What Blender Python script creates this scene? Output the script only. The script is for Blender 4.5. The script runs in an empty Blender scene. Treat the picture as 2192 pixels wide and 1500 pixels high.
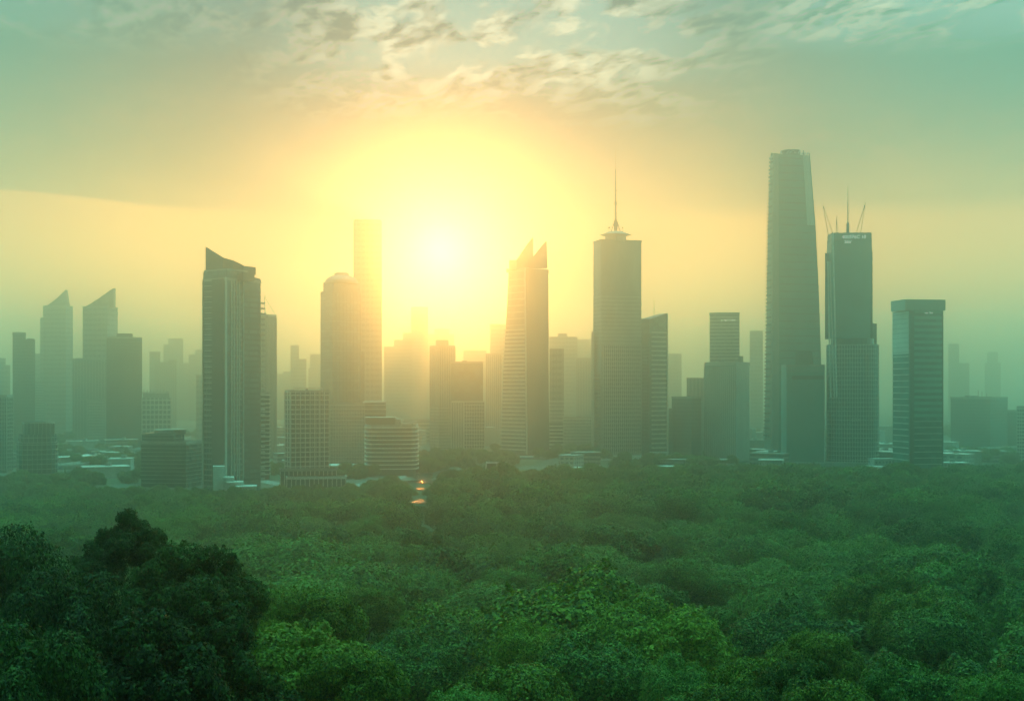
import bpy, math, random
import numpy as np
from mathutils import Vector, Matrix
random.seed(7)
S = bpy.context.scene
COL = S.collection
HZ, FPX, CX, CAMZ = 830.0, 2646.0, 1096.0, 75.0
HAZE_TOP = 335.0
WC = dict(low=(2.2,1.3,.60), lows=(8.4,3.7,.65), mint=(4.2,7.0,4.2), high=(.14,.24,.36), side=(.20,.72,.60), bank=(.16,.24,.28), bankside=(.26,.78,.56),
          gap=(.95,1.6,1.45), lit=(3.2,3.1,2.2), zen=(.95,3.7,3.0), g1=(.0,.0,.0), g2=(.28,.18,.08), g3=(2.2,1.9,1.6), back=.12, nish=.015, str=1.2)
SUNCOL = (1.0, .325, .065); DENS=1/1420; HCOL=(.73,.985,.94); HG=.925; SE=2.3; EXPO=-1.55
SUN_AZ, SUN_EL = math.atan((945-CX)/FPX), math.atan((HZ-540)/2650.0)
SUN = Vector((math.sin(SUN_AZ)*math.cos(SUN_EL), math.cos(SUN_AZ)*math.cos(SUN_EL), math.sin(SUN_EL)))

# ------------------------------------------------------------ node helpers
class E:
    """small expression wrapper round shader math nodes"""
    nt = None
    def __init__(s, v): s.v = v
    @staticmethod
    def m(op, *a, clamp=False):
        n = E.nt.nodes.new('ShaderNodeMath'); n.operation = op; n.use_clamp = clamp
        for i, x in enumerate(a):
            x = x.v if isinstance(x, E) else x
            if isinstance(x, (int, float)): n.inputs[i].default_value = x
            else: E.nt.links.new(x, n.inputs[i])
        return E(n.outputs[0])
    def __add__(s, o): return E.m('ADD', s, o)
    __radd__ = __add__
    def __sub__(s, o): return E.m('SUBTRACT', s, o)
    def __rsub__(s, o): return E.m('SUBTRACT', o, s)
    def __mul__(s, o): return E.m('MULTIPLY', s, o)
    __rmul__ = __mul__
    def __truediv__(s, o): return E.m('DIVIDE', s, o)
    def __rtruediv__(s, o): return E.m('DIVIDE', o, s)
    def __pow__(s, o): return E.m('POWER', s, o)
def smooth(x, a, b, lo=0.0, hi=1.0):
    n = E.nt.nodes.new('ShaderNodeMapRange'); n.interpolation_type = 'SMOOTHSTEP'
    for k, v in enumerate((x, a, b, lo, hi)):
        v = v.v if isinstance(v, E) else v
        if isinstance(v, (int, float)): n.inputs[k].default_value = v
        else: E.nt.links.new(v, n.inputs[k])
    return E(n.outputs[0])
def noise(vec, scale, detail=4, rough=.55, dist=0.0):
    n = E.nt.nodes.new('ShaderNodeTexNoise')
    n.inputs['Scale'].default_value = scale; n.inputs['Detail'].default_value = detail
    n.inputs['Roughness'].default_value = rough; n.inputs['Distortion'].default_value = dist
    if vec is not None: E.nt.links.new(vec.v if isinstance(vec, E) else vec, n.inputs['Vector'])
    return E(n.outputs['Fac'])
def xyz(x, y, z=0.0):
    n = E.nt.nodes.new('ShaderNodeCombineXYZ')
    for i, v in enumerate((x, y, z)):
        if isinstance(v, E): E.nt.links.new(v.v, n.inputs[i])
        else: n.inputs[i].default_value = v
    return E(n.outputs[0])
def lerp(f, a, b):
    n = E.nt.nodes.new('ShaderNodeMix'); n.data_type = 'RGBA'
    for sock, v in ((n.inputs[0], f), (n.inputs[6], a), (n.inputs[7], b)):
        if isinstance(v, E): E.nt.links.new(v.v, sock)
        elif isinstance(v, (int, float)): sock.default_value = v
        else: sock.default_value = (*v, 1)
    return E(n.outputs[2])
def addc(a, b, f=1.0, op='ADD'):
    n = E.nt.nodes.new('ShaderNodeMix'); n.data_type = 'RGBA'; n.blend_type = op
    for sock, v in ((n.inputs[0], f), (n.inputs[6], a), (n.inputs[7], b)):
        if isinstance(v, E): E.nt.links.new(v.v, sock)
        elif isinstance(v, (int, float)): sock.default_value = v
        else: sock.default_value = (*v, 1)
    return E(n.outputs[2])

# ------------------------------------------------------------ world
def make_world():
    w = bpy.data.worlds.new("World"); S.world = w; w.use_nodes = True; w.cycles.sampling_method = 'MANUAL'; w.cycles.sample_map_resolution = 512
    nt = w.node_tree; nt.nodes.clear(); E.nt = nt
    out = nt.nodes.new('ShaderNodeOutputWorld'); bg = nt.nodes.new('ShaderNodeBackground')
    nt.links.new(bg.outputs[0], out.inputs[0])
    tc = nt.nodes.new('ShaderNodeTexCoord')
    nrm = nt.nodes.new('ShaderNodeVectorMath'); nrm.operation = 'NORMALIZE'
    nt.links.new(tc.outputs['Generated'], nrm.inputs[0])
    sp = nt.nodes.new('ShaderNodeSeparateXYZ'); nt.links.new(nrm.outputs[0], sp.inputs[0])
    x, y, z = (E(sp.outputs[i]) for i in range(3))
    hor = (x*x + y*y)**.5
    v = z/hor                                             # tangent of elevation
    az = E.m('ARCTAN2', x, y)
    dt = nt.nodes.new('ShaderNodeVectorMath'); dt.operation = 'DOT_PRODUCT'
    nt.links.new(nrm.outputs[0], dt.inputs[0]); dt.inputs[1].default_value = SUN
    ang = E.m('ARCCOSINE', E.m('MINIMUM', E(dt.outputs['Value']), 0.999999))
    sky = nt.nodes.new('ShaderNodeTexSky'); sky.sky_type = 'NISHITA'; sky.sun_disc = False
    sky.sun_elevation = SUN_EL; sky.sun_rotation = SUN_AZ; sky.air_density = 1.5; sky.dust_density = 3; sky.altitude = 50
    # clear air behind the clouds
    side = smooth(E.m('ABSOLUTE', az - SUN_AZ), 0.05, 0.42)
    base = lerp(smooth(v, 0.05, 0.30), lerp(smooth(E.m('ABSOLUTE', az - SUN_AZ), .07, .26), WC['low'], WC['lows']), WC['high'])
    base = lerp(smooth(v, .075, .015)*smooth(E.m('ABSOLUTE', az - SUN_AZ), .06, .36), base, WC['mint'])
    base = lerp(side*smooth(v, .10, .30, .50, 1.0), base, WC['side'])
    # broad layer of thin cloud with a long soft lower edge
    wob = noise(xyz(az*3.0, v*3.0), 1.5, 2) - .5 + (noise(xyz(az*30.0, v*60.0), 1.0, 4) - .5)*.35
    edge = 0.129 + smooth(az, -.12, -.42, 0, .017) + wob*0.010
    width = smooth(az, -.34, -.05, .0035, .02)
    bank = smooth((v - edge)/width, 0.0, 1.0)*smooth(v, .13, .20, .75, 1.0)*smooth(ang, .08, .22)
    base = lerp(bank*smooth(wob, -.25, .15, .45, 1.0)*.62, base, lerp(side, WC['bank'], WC['bankside']))
    # mottled high cloud seen in perspective
    px, py = x/E.m('MAXIMUM', z, .02), y/E.m('MAXIMUM', z, .02)
    n1 = noise(xyz(px*1.0, py*.55 + px*.25, 3.1), 5.2, 7, .58, .25)
    n2 = noise(xyz(px + 7.0, py*.8, 1.0), 1.1, 3, .5) - .5
    mid = smooth(E.m('ABSOLUTE', az + .01), .24, .07)*smooth(v + n2*.08, .20, .27)
    rgt = smooth(az + n2*.2, .13, .25)*smooth(v + n2*.06, .245, .30)*.85
    lft = smooth(az, -.10, -.22)*smooth(v, .25, .29)*.25
    reg = E.m('MAXIMUM', E.m('MAXIMUM', mid, rgt), lft)
    gaps = smooth(n1, .56, .42)*smooth(v, .22, .27)
    col = lerp(reg*gaps*.65, base, WC['gap'])
    ridge = smooth(n1, .42, .52)*smooth(n1, .68, .54)
    n3 = noise(xyz(px*1.3, py*.9 + px*.9, 5.0), 7.0, 5, .6, .3)
    col = lerp(reg*ridge*smooth(n3, .34, .62)*.6, col, WC['lit'])
    dk = smooth(n1, .55, .72)
    col = addc(col, (.80, .84, .86), reg*dk*.22, 'MULTIPLY')
    # faint long streaks low down
    n4 = noise(xyz(az*5.0, v*60.0), 1.6, 3, .5)
    col = addc(col, (.93, .93, .90), smooth(n4, .55, .75)*smooth(v, .02, .10)*smooth(v, .28, .16)*.8, 'MULTIPLY')
    # deep green-blue air overhead and out to the sides
    col = lerp(E.m('MAXIMUM', smooth(v, .34, .80), smooth(E.m('ABSOLUTE', az), .44, .95)), col, WC['zen'])
    # glow round the sun, spread by the thin cloud
    g1 = E.m('EXPONENT', ang*(-1/.17)); g2 = E.m('EXPONENT', E.m('POWER', ang/.036, 1.3)*-1.0)
    g3 = E.m('EXPONENT', E.m('POWER', ang/.015, 1.6)*-1.0)
    def sc(c, f): return addc((0, 0, 0), c, f, 'ADD')
    def scale(c, f):
        n = nt.nodes.new('ShaderNodeVectorMath'); n.operation = 'SCALE'
        n.inputs[0].default_value = c; nt.links.new(f.v, n.inputs['Scale']); return E(n.outputs[0])
    streak = noise(xyz(az*12.0, v*70.0, 2.0), 1.2, 3, .5)
    for c, f in ((WC['g1'], g1), (WC['g2'], g2*smooth(streak, .3, .7, .65, 1.3)), (WC['g3'], g3)):
        col = addc(col, scale(c, f))
    # sky away from the sun is darker; unseen overhead sky boosted to top-light crowns
    back = smooth(y, .15, -.45, 1.0, WC['back'])*smooth(z, .30, .55, 1.0, .75)*smooth(z, .70, .97, 1.0, 5.0)
    n = nt.nodes.new('ShaderNodeVectorMath'); n.operation = 'SCALE'
    nt.links.new(col.v, n.inputs[0]); nt.links.new(back.v, n.inputs['Scale'])
    col = E(n.outputs[0])
    ns = nt.nodes.new('ShaderNodeVectorMath'); ns.operation = 'SCALE'; nt.links.new(sky.outputs[0], ns.inputs[0]); ns.inputs['Scale'].default_value = WC['nish']
    col = addc(col, E(ns.outputs[0]))
    nt.links.new(col.v, bg.inputs['Color']); bg.inputs['Strength'].default_value = WC['str']
def make_camera():
    c = bpy.data.cameras.new('camera'); o = bpy.data.objects.new('camera', c); COL.objects.link(o)
    o.location = (0, 0, CAMZ); o.rotation_euler = (math.pi/2, 0, 0)
    c.sensor_width = 36; c.lens = 36*FPX/2192; c.shift_y = (HZ-750)/2192; c.clip_start = 1; c.clip_end = 40000
    S.camera = o
def make_sun():
    l = bpy.data.lights.new('sun', 'SUN'); l.energy = SE; l.angle = math.radians(.5); l.color = SUNCOL
    o = bpy.data.objects.new('sun', l); COL.objects.link(o); o.location = (0, 0, 300)
    o.rotation_euler = SUN.to_track_quat('Z', 'Y').to_euler()
def make_haze(dens, col, g):
    me = bpy.data.meshes.new('haze')
    X, Y0, Y1, Z0, Z1 = 9000, -1500, 12000, -4.0, HAZE_TOP
    vs = [(sx, sy, sz) for sx in (-X, X) for sy in (Y0, Y1) for sz in (Z0, Z1)]
    me.from_pydata(vs, [], [(0,1,3,2),(4,6,7,5),(0,4,5,1),(2,3,7,6),(0,2,6,4),(1,5,7,3)])
    o = bpy.data.objects.new('haze', me); COL.objects.link(o); o['kind'] = 'stuff'
    o['label'] = 'pale morning haze lying over the whole city and forest'; o['category'] = 'haze'
    m = bpy.data.materials.new('haze'); m.use_nodes = True; nt = m.node_tree; nt.nodes.clear()
    out = nt.nodes.new('ShaderNodeOutputMaterial'); pv = nt.nodes.new('ShaderNodeVolumePrincipled')
    pv.inputs['Density'].default_value = dens; pv.inputs['Color'].default_value = (*col, 1)
    pv.inputs['Anisotropy'].default_value = g
    pv.inputs['Density Attribute'].default_value = ''; pv.inputs['Color Attribute'].default_value = ''; m.cycles.homogeneous_volume = True
    nt.links.new(pv.outputs[0], out.inputs['Volume']); me.materials.append(m)
    return o
S.view_settings.view_transform = 'Standard'; S.view_settings.look = 'None'; S.view_settings.gamma = 1; S.view_settings.exposure = EXPO
cy = S.cycles
S.render.engine = 'CYCLES'
cy.use_denoising = True
cy.max_bounces = 5; cy.diffuse_bounces = 2; cy.glossy_bounces = 2; cy.transmission_bounces = 2; cy.volume_bounces = 3; cy.transparent_max_bounces = 4
cy.sample_clamp_indirect = 4; cy.caustics_reflective = False; cy.caustics_refractive = False
# ------------------------------------------------------------ materials
MATS = {}
def mat(name, c1, c2=None, rough=.8, scale=.12, metal=0.0, bump=0.0, spec=.4, stretch=1.0, cell=0.0):
    """plain procedural surface: two close colours mixed by noise in world metres"""
    if name in MATS: return MATS[name]
    m = bpy.data.materials.new(name); m.use_nodes = True; nt = m.node_tree; E.nt = nt
    b = nt.nodes['Principled BSDF']; c2 = c2 or tuple(x*.78 for x in c1)
    g = nt.nodes.new('ShaderNodeNewGeometry')
    mp = nt.nodes.new('ShaderNodeMapping'); mp.inputs['Scale'].default_value = (1, 1, stretch)
    nt.links.new(g.outputs['Position'], mp.inputs[0])
    n = noise(E(mp.outputs[0]), scale, 5, .6)
    col = lerp(smooth(n, .32, .68), c2, c1)
    if cell:                                            # panes differ one from the next
        sn = nt.nodes.new('ShaderNodeVectorMath'); sn.operation = 'SNAP'; sn.inputs[1].default_value = (cell, cell, 3.9)
        nt.links.new(g.outputs['Position'], sn.inputs[0]); wn = nt.nodes.new('ShaderNodeTexWhiteNoise'); nt.links.new(sn.outputs[0], wn.inputs[0])
        k = smooth(E(wn.outputs['Value']), .4, 1.0, .88, 1.5); vm = nt.nodes.new('ShaderNodeVectorMath'); vm.operation = 'SCALE'
        nt.links.new(col.v, vm.inputs[0]); nt.links.new(k.v, vm.inputs['Scale']); col = E(vm.outputs[0])
    nt.links.new(col.v, b.inputs['Base Color'])
    b.inputs['Roughness'].default_value = rough; b.inputs['Metallic'].default_value = metal
    b.inputs['Specular IOR Level'].default_value = spec
    if bump:
        bp = nt.nodes.new('ShaderNodeBump'); bp.inputs['Strength'].default_value = bump
        nt.links.new(noise(E(mp.outputs[0]), scale*6, 3).v, bp.inputs['Height']); nt.links.new(bp.outputs[0], b.inputs['Normal'])
    MATS[name] = m; return m
def facade(name, wall, glass, fh=3.6, fw=3.2, hfrac=.5, vfrac=.6, rough=.5):
    """wall with rows and columns of panes as a surface pattern (far buildings)"""
    if name in MATS: return MATS[name]
    m = bpy.data.materials.new(name); m.use_nodes = True; nt = m.node_tree; E.nt = nt
    b = nt.nodes['Principled BSDF']; g = nt.nodes.new('ShaderNodeNewGeometry')
    sp = nt.nodes.new('ShaderNodeSeparateXYZ'); nt.links.new(g.outputs['Position'], sp.inputs[0])
    x, y, z = (E(sp.outputs[i]) for i in range(3))
    r = E.m('LESS_THAN', E.m('FRACT', z/fh), hfrac)
    c = E.m('LESS_THAN', E.m('FRACT', (x + y*.31)/fw), vfrac)
    pane = r*c if vfrac < 1 else r
    nn = noise(xyz(x*.3, y*.3, z*.3), 1.0, 2)
    col = lerp(pane*smooth(nn, .2, .7, .55, 1), wall, glass)
    big = noise(E(g.outputs['Position']), .03, 3)
    col = addc(col, (.82, .82, .82), smooth(big, .45, .65)*.6, 'MULTIPLY')
    nt.links.new(col.v, b.inputs['Base Color']); b.inputs['Roughness'].default_value = rough
    MATS[name] = m; return m
GL_D = mat('dark_glass', (.030, .062, .060), (.018, .042, .042), .22, .05, spec=.6, cell=3.0)
GL_T = mat('teal_glass', (.055, .17, .15), (.04, .12, .11), .25, .04, spec=.6, cell=5.0)
GL_G = mat('grey_glass', (.09, .13, .115), (.06, .09, .085), .3, .04, spec=.5, cell=6.0)
CONC = mat('pale_concrete', (.58, .60, .54), (.46, .48, .43), .8, .08, stretch=.3)
CON2 = mat('grey_concrete', (.34, .36, .32), (.25, .27, .24), .85, .07, stretch=.3)
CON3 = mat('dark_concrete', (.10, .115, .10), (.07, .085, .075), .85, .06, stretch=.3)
WHITE = mat('white_paint', (.78, .79, .74), (.62, .64, .58), .5, .2)
METAL = mat('grey_metal', (.25, .26, .25), (.18, .19, .18), .4, .5, metal=.6)
DMETAL = mat('dark_metal', (.05, .055, .05), (.03, .035, .03), .5, .5, metal=.4)
ROOFM = mat('roof_sheet', (.62, .62, .56), (.42, .43, .39), .45, .15, metal=.3)
SIGNW = mat('sign_white', (.85, .88, .85), (.80, .84, .80), .4, .5)
SIGNW.node_tree.nodes['Principled BSDF'].inputs['Emission Color'].default_value = (.85, 1, .9, 1)
SIGNW.node_tree.nodes['Principled BSDF'].inputs['Emission Strength'].default_value = 1.6     # lit lettering
FAC1 = facade('banded_facade', (.36, .38, .34), (.05, .09, .09), 3.9, 3, .5, 1.0)
FAC2 = facade('ribbed_facade', (.24, .26, .23), (.08, .12, .11), 60, 4.2, .97, .5)
FAC3 = facade('paned_facade', (.45, .46, .41), (.06, .09, .09), 3.8, 3.4, .5, .6)
FAC4 = facade('smooth_facade', (.24, .27, .245), (.10, .135, .125), 7.5, 6.5, .45, .8)
FAC5 = facade('dark_facade', (.12, .14, .125), (.06, .085, .08), 3.9, 30, .35, 1.0)
# ------------------------------------------------------------ mesh builder
class MB:
    def __init__(s): s.v = []; s.f = []
    def prism(s, poly, z0, z1, top=None, cap=True):
        top = top or poly; n = len(poly); b = len(s.v)
        s.v += [(p[0], p[1], z0) for p in poly] + [(p[0], p[1], z1 if len(p) < 3 else p[2]) for p in top]
        s.f += [(b+i, b+(i+1) % n, b+n+(i+1) % n, b+n+i) for i in range(n)]
        if cap: s.f += [tuple(b+i for i in range(n))[::-1], tuple(b+n+i for i in range(n))]
        return s
    def loft(s, rings, closed=True):
        """rings: list of lists of 3D points"""
        n = len(rings[0]); b = len(s.v)
        for r in rings: s.v += [tuple(p) for p in r]
        for k in range(len(rings)-1):
            s.f += [(b+k*n+i, b+k*n+(i+1) % n, b+(k+1)*n+(i+1) % n, b+(k+1)*n+i) for i in range(n)]
        if closed:
            s.f += [tuple(b+i for i in range(n))[::-1], tuple(b+(len(rings)-1)*n+i for i in range(n))]
        return s
    def box(s, o, u, v, w):
        o, u, v, w = map(Vector, (o, u, v, w)); b = len(s.v)
        s.v += [tuple(o+i*u+j*v+k*w) for k in (0, 1) for j in (0, 1) for i in (0, 1)]
        s.f += [tuple(b+q for q in f) for f in ((0,2,3,1),(4,5,7,6),(0,1,5,4),(2,6,7,3),(0,4,6,2),(1,3,7,5))]
        return s
    def tube(s, p, q, r0, r1=None, n=6):
        p, q = Vector(p), Vector(q); r1 = r0 if r1 is None else r1
        d = (q-p).normalized(); a = d.orthogonal().normalized(); c = d.cross(a)
        R = [[tuple(o + a*r*math.cos(t) + c*r*math.sin(t)) for t in (2*math.pi*i/n for i in range(n))] for o, r in ((p, r0), (q, r1))]
        return s.loft(R)
    def lathe(s, c, prof, n=20):
        R = [[(c[0]+r*math.cos(2*math.pi*i/n), c[1]+r*math.sin(2*math.pi*i/n), z) for i in range(n)] for r, z in prof]
        return s.loft(R)
    def mesh(s, name, m, off=(0, 0, 0)):
        me = bpy.data.meshes.new(name)
        me.from_pydata([(a-off[0], b-off[1], c-off[2]) for a, b, c in s.v], [], s.f); me.materials.append(m)
        return me
def X(px, D): return (px-CX)/FPX*D
def Z(py, D): return CAMZ+(HZ-py)/FPX*D
def P(px, D): return (X(px, D), D)
class Thing:
    def __init__(s, name, label, cat, loc, group=None):
        s.o = bpy.data.objects.new(name, None); COL.objects.link(s.o); s.o.empty_display_size = 2
        s.o.location = loc; s.o['label'] = label; s.o['category'] = cat; s.nw = 0
        if group: s.o['group'] = group
        s.loc = loc; s.rest = MB(); s.restm = None
    def part(s, name, mb, m, parent=None, label=None, kind=None):
        o = bpy.data.objects.new(name, mb.mesh(name, m, s.loc)); COL.objects.link(o)
        o.parent = parent or s.o
        if label: o['label'] = label
        if kind: o['kind'] = kind
        return o
    def copy(s, src, off):
        o = src.copy(); COL.objects.link(o); o.parent = src.parent; o.location = src.location + Vector(off); return o
    def row(s, name, mb, m, offs, limit=100):
        """one part, repeated along a list of offsets, as separate parts sharing a mesh"""
        src = s.part(name, mb, m)
        for k, f in enumerate(offs[1:limit]): s.copy(src, Vector(f)-Vector(offs[0]))
        if len(offs) > limit:
            r = MB(); b = Vector(offs[0])
            for f in offs[limit:]:
                d = Vector(f)-b; n = len(r.v)
                r.v += [(v[0]+d.x, v[1]+d.y, v[2]+d.z) for v in mb.v]; r.f += [tuple(n+i for i in q) for q in mb.f]
            s.part(name, r, m, kind='stuff')
        return src
# footprints, counter-clockwise from the near left
def foot(x0, x1, D, dep):
    """rectangle turned square to the line of sight"""
    a, b = Vector(P(x0, D)), Vector(P(x1, D)); mid = (a+b)/2
    R = mid.length; n = mid.normalized(); e = Vector((n.y, -n.x))
    def hit(px):
        u = (px-CX)/FPX; d = Vector((u, 1)).normalized(); return d*(R/d.dot(n))
    A, B = hit(x0), hit(x1)
    dp = n*dep; c = A+dp; d = B+dp; sh = e*((B-A).length*.0)
    return [tuple(A), tuple(B), tuple(d-sh), tuple(c+sh)]
def foot2(x0, xc, x1, D, a=None, ad=None):
    """rectangle with a corner towards the camera"""
    C = Vector(P(xc, D)); t = math.atan2(C.x, C.y)
    wl, wr = abs(xc-x0), abs(x1-xc)
    a = math.atan2(wr, wl) if a is None else math.radians(a)
    def rot(v): return Vector((v[0]*math.cos(t)+v[1]*math.sin(t), -v[0]*math.sin(t)+v[1]*math.cos(t)))
    dL, dR = rot((-math.cos(a), math.sin(a))), rot((math.sin(a), math.cos(a)))
    def ln(d, px):
        u = (px-CX)/FPX; return (u*C.y-C.x)/(d.x-u*d.y)
    l, m = ln(dL, x0), ln(dR, x1)
    L, R = C+dL*l, C+dR*m
    return [tuple(L), tuple(C), tuple(R), tuple(L+dR*m)]
def oval(x0, x1, D, dep, n=28, p=2.6):
    a, b = Vector(P(x0, D)), Vector(P(x1, D)); e = (b-a); w = e.length/2; mid = (a+b)/2; nn = mid.normalized(); ee = Vector((nn.y, -nn.x))
    c = mid+nn*dep*.5; out = []
    for i in range(n):
        t = 2*math.pi*i/n; cx, sx = math.cos(t), math.sin(t)
        q = (abs(cx)**p+abs(sx)**p)**(-1/p)
        out.append(tuple(c + ee*(w*q*cx) + nn*(dep*.5*q*sx)))
    return out
def grow(poly, d):
    c = Vector((sum(p[0] for p in poly), sum(p[1] for p in poly)))/len(poly); n = len(poly); out = []
    for i in range(n):
        p, a, b = Vector(poly[i]), Vector(poly[i-1]), Vector(poly[(i+1) % n])
        e1, e2 = (p-a).normalized(), (b-p).normalized()
        n1, n2 = Vector((e1.y, -e1.x)), Vector((e2.y, -e2.x))
        k = n1+n2; k = k/max(.3, k.dot(n1)) if k.length > .01 else n1
        out.append(tuple(p+k*d))
    return out
def cen(poly): return (sum(p[0] for p in poly)/len(poly), sum(p[1] for p in poly)/len(poly), 0.0)
def clip(poly, z, h): pass
def face(poly, i):
    """start, direction, outward normal, length of wall i"""
    a, b = Vector(poly[i]), Vector(poly[(i+1) % len(poly)]); e = (b-a); L = e.length; e = e/L
    return a, e, Vector((e.y, -e.x)), L
def slabs(t, poly, z0, z1, step, h, out, m, name='floor_band', first=0.0):
    offs = []; z = z0+first
    while z+h <= z1: offs.append((0, 0, z)); z += step
    if not offs: return
    mb = MB().prism(grow(poly, out), offs[0][2], offs[0][2]+h)
    t.row(name, mb, m, offs)
def fins(t, poly, i, z0, z1, n, w, out, m, name='facade_ribs', s0=0.0, s1=1.0, ends=True):
    a, e, nn, L = face(poly, i); mb = MB()
    for k in range(n+1 if ends else n):
        s = L*(s0+(s1-s0)*(k/n if ends else (k+.5)/n))-w/2
        o = a+e*s
        mb.box((o.x, o.y, z0), (e.x*w, e.y*w, 0), (nn.x*out, nn.y*out, 0), (0, 0, z1-z0))
    t.part(name, mb, m)
def windows(t, poly, i, z0, z1, cols, rows, fw, fh, m, s0=0.0, s1=1.0, out=.15, keep=None):
    """separate panes standing 15 cm proud of wall i"""
    a, e, nn, L = face(poly, i); W = L*(s1-s0)/cols; H = (z1-z0)/rows; w, h = W*fw, H*fh
    o = a+e*(L*s0+(W-w)/2); zz = z0+(H-h)/2; offs = []
    for r in range(rows)[::-1]:
        for c in range(cols):
            if keep and random.random() > keep: continue
            offs.append((e.x*W*c, e.y*W*c, H*r))
    lim = max(0, 100-t.nw); t.nw += len(offs)
    b = offs[0]; mb = MB().box((o.x+b[0], o.y+b[1], zz+b[2]), (e.x*w, e.y*w, 0), (nn.x*out, nn.y*out, 0), (0, 0, h))
    if lim == 0:
        r = MB()
        for f in offs: r.box((o.x+f[0], o.y+f[1], zz+f[2]), (e.x*w, e.y*w, 0), (nn.x*out, nn.y*out, 0), (0, 0, h))
        t.part('window', r, m, kind='stuff')
    else: t.row('window', mb, m, offs, lim)
def roofkit(t, poly, z, m=CON2, par=1.2, n=3, seed=0):
    """parapet rim and a few plant boxes that sit low behind it"""
    rnd = random.Random(seed+int(z*10)); g = grow(poly, .35)
    inn = grow(poly, -.6); mb = MB(); k = len(poly)
    mb.loft([[(*p, z-.8) for p in g], [(*p, z+par) for p in g], [(*p, z+par) for p in inn], [(*p, z+.02) for p in inn]], closed=False)
    t.part('parapet', mb, m)
    c = Vector(cen(poly)[:2]); a, e, nn, L = face(poly, 0)
    for q in range(n):
        w, d, h = rnd.uniform(.08, .18)*L, rnd.uniform(.08, .18)*L, rnd.uniform(1.5, 3.2)
        o = c+e*L*rnd.uniform(-.28, .18)-nn*L*rnd.uniform(-.15, .1)
        t.part('plant_unit', MB().box((o.x, o.y, z+.03), (e.x*w, e.y*w, 0), (nn.x*d, nn.y*d, 0), (0, 0, h)), METAL)
def tower(label, D, poly, ytop, m, name='office_tower', cat='tower', roof=True, z0=-.5, group=None, rn=3):
    t = Thing(name, label, cat, cen(poly), group); zt = Z(ytop, D)
    t.part('wall', MB().prism(poly, z0, zt), m)
    if roof: roofkit(t, poly, zt, n=rn)
    t.zt = zt; t.poly = poly; t.D = D; return t
def text(t, body, poly, i, sx, py, hpx, D, m=SIGNW, parent=None, out=.3):
    """raised lettering on wall i, centred at fraction sx of its length"""
    cu = bpy.data.curves.new('sign', 'FONT'); cu.body = body; cu.size = 1; cu.extrude = .08; cu.align_x = 'CENTER'
    o = bpy.data.objects.new('sign', cu); COL.objects.link(o)
    me = bpy.data.meshes.new_from_object(o.evaluated_get(bpy.context.evaluated_depsgraph_get())); bpy.data.objects.remove(o)
    a, e, nn, L = face(poly, i); s = hpx/FPX*D/.7; c = a+e*L*sx+nn*out
    M = Matrix(((e.x*s, 0, nn.x*1.5, c.x-t.loc[0]), (e.y*s, 0, nn.y*1.5, c.y-t.loc[1]), (0, s, 0, Z(py, D)), (0, 0, 0, 1)))
    me.transform(M); me.materials.clear(); me.materials.append(m)
    ob = bpy.data.objects.new('sign', me); COL.objects.link(ob); ob.parent = t.o; return ob
# ------------------------------------------------------------ the named towers
TEALP = mat('teal_panel', (.12, .30, .27), (.09, .24, .215), .5, .03, stretch=.2)
GL_S = mat('sky_glass', (.075, .24, .215), (.055, .18, .165), .3, .03, spec=.6)
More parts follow.
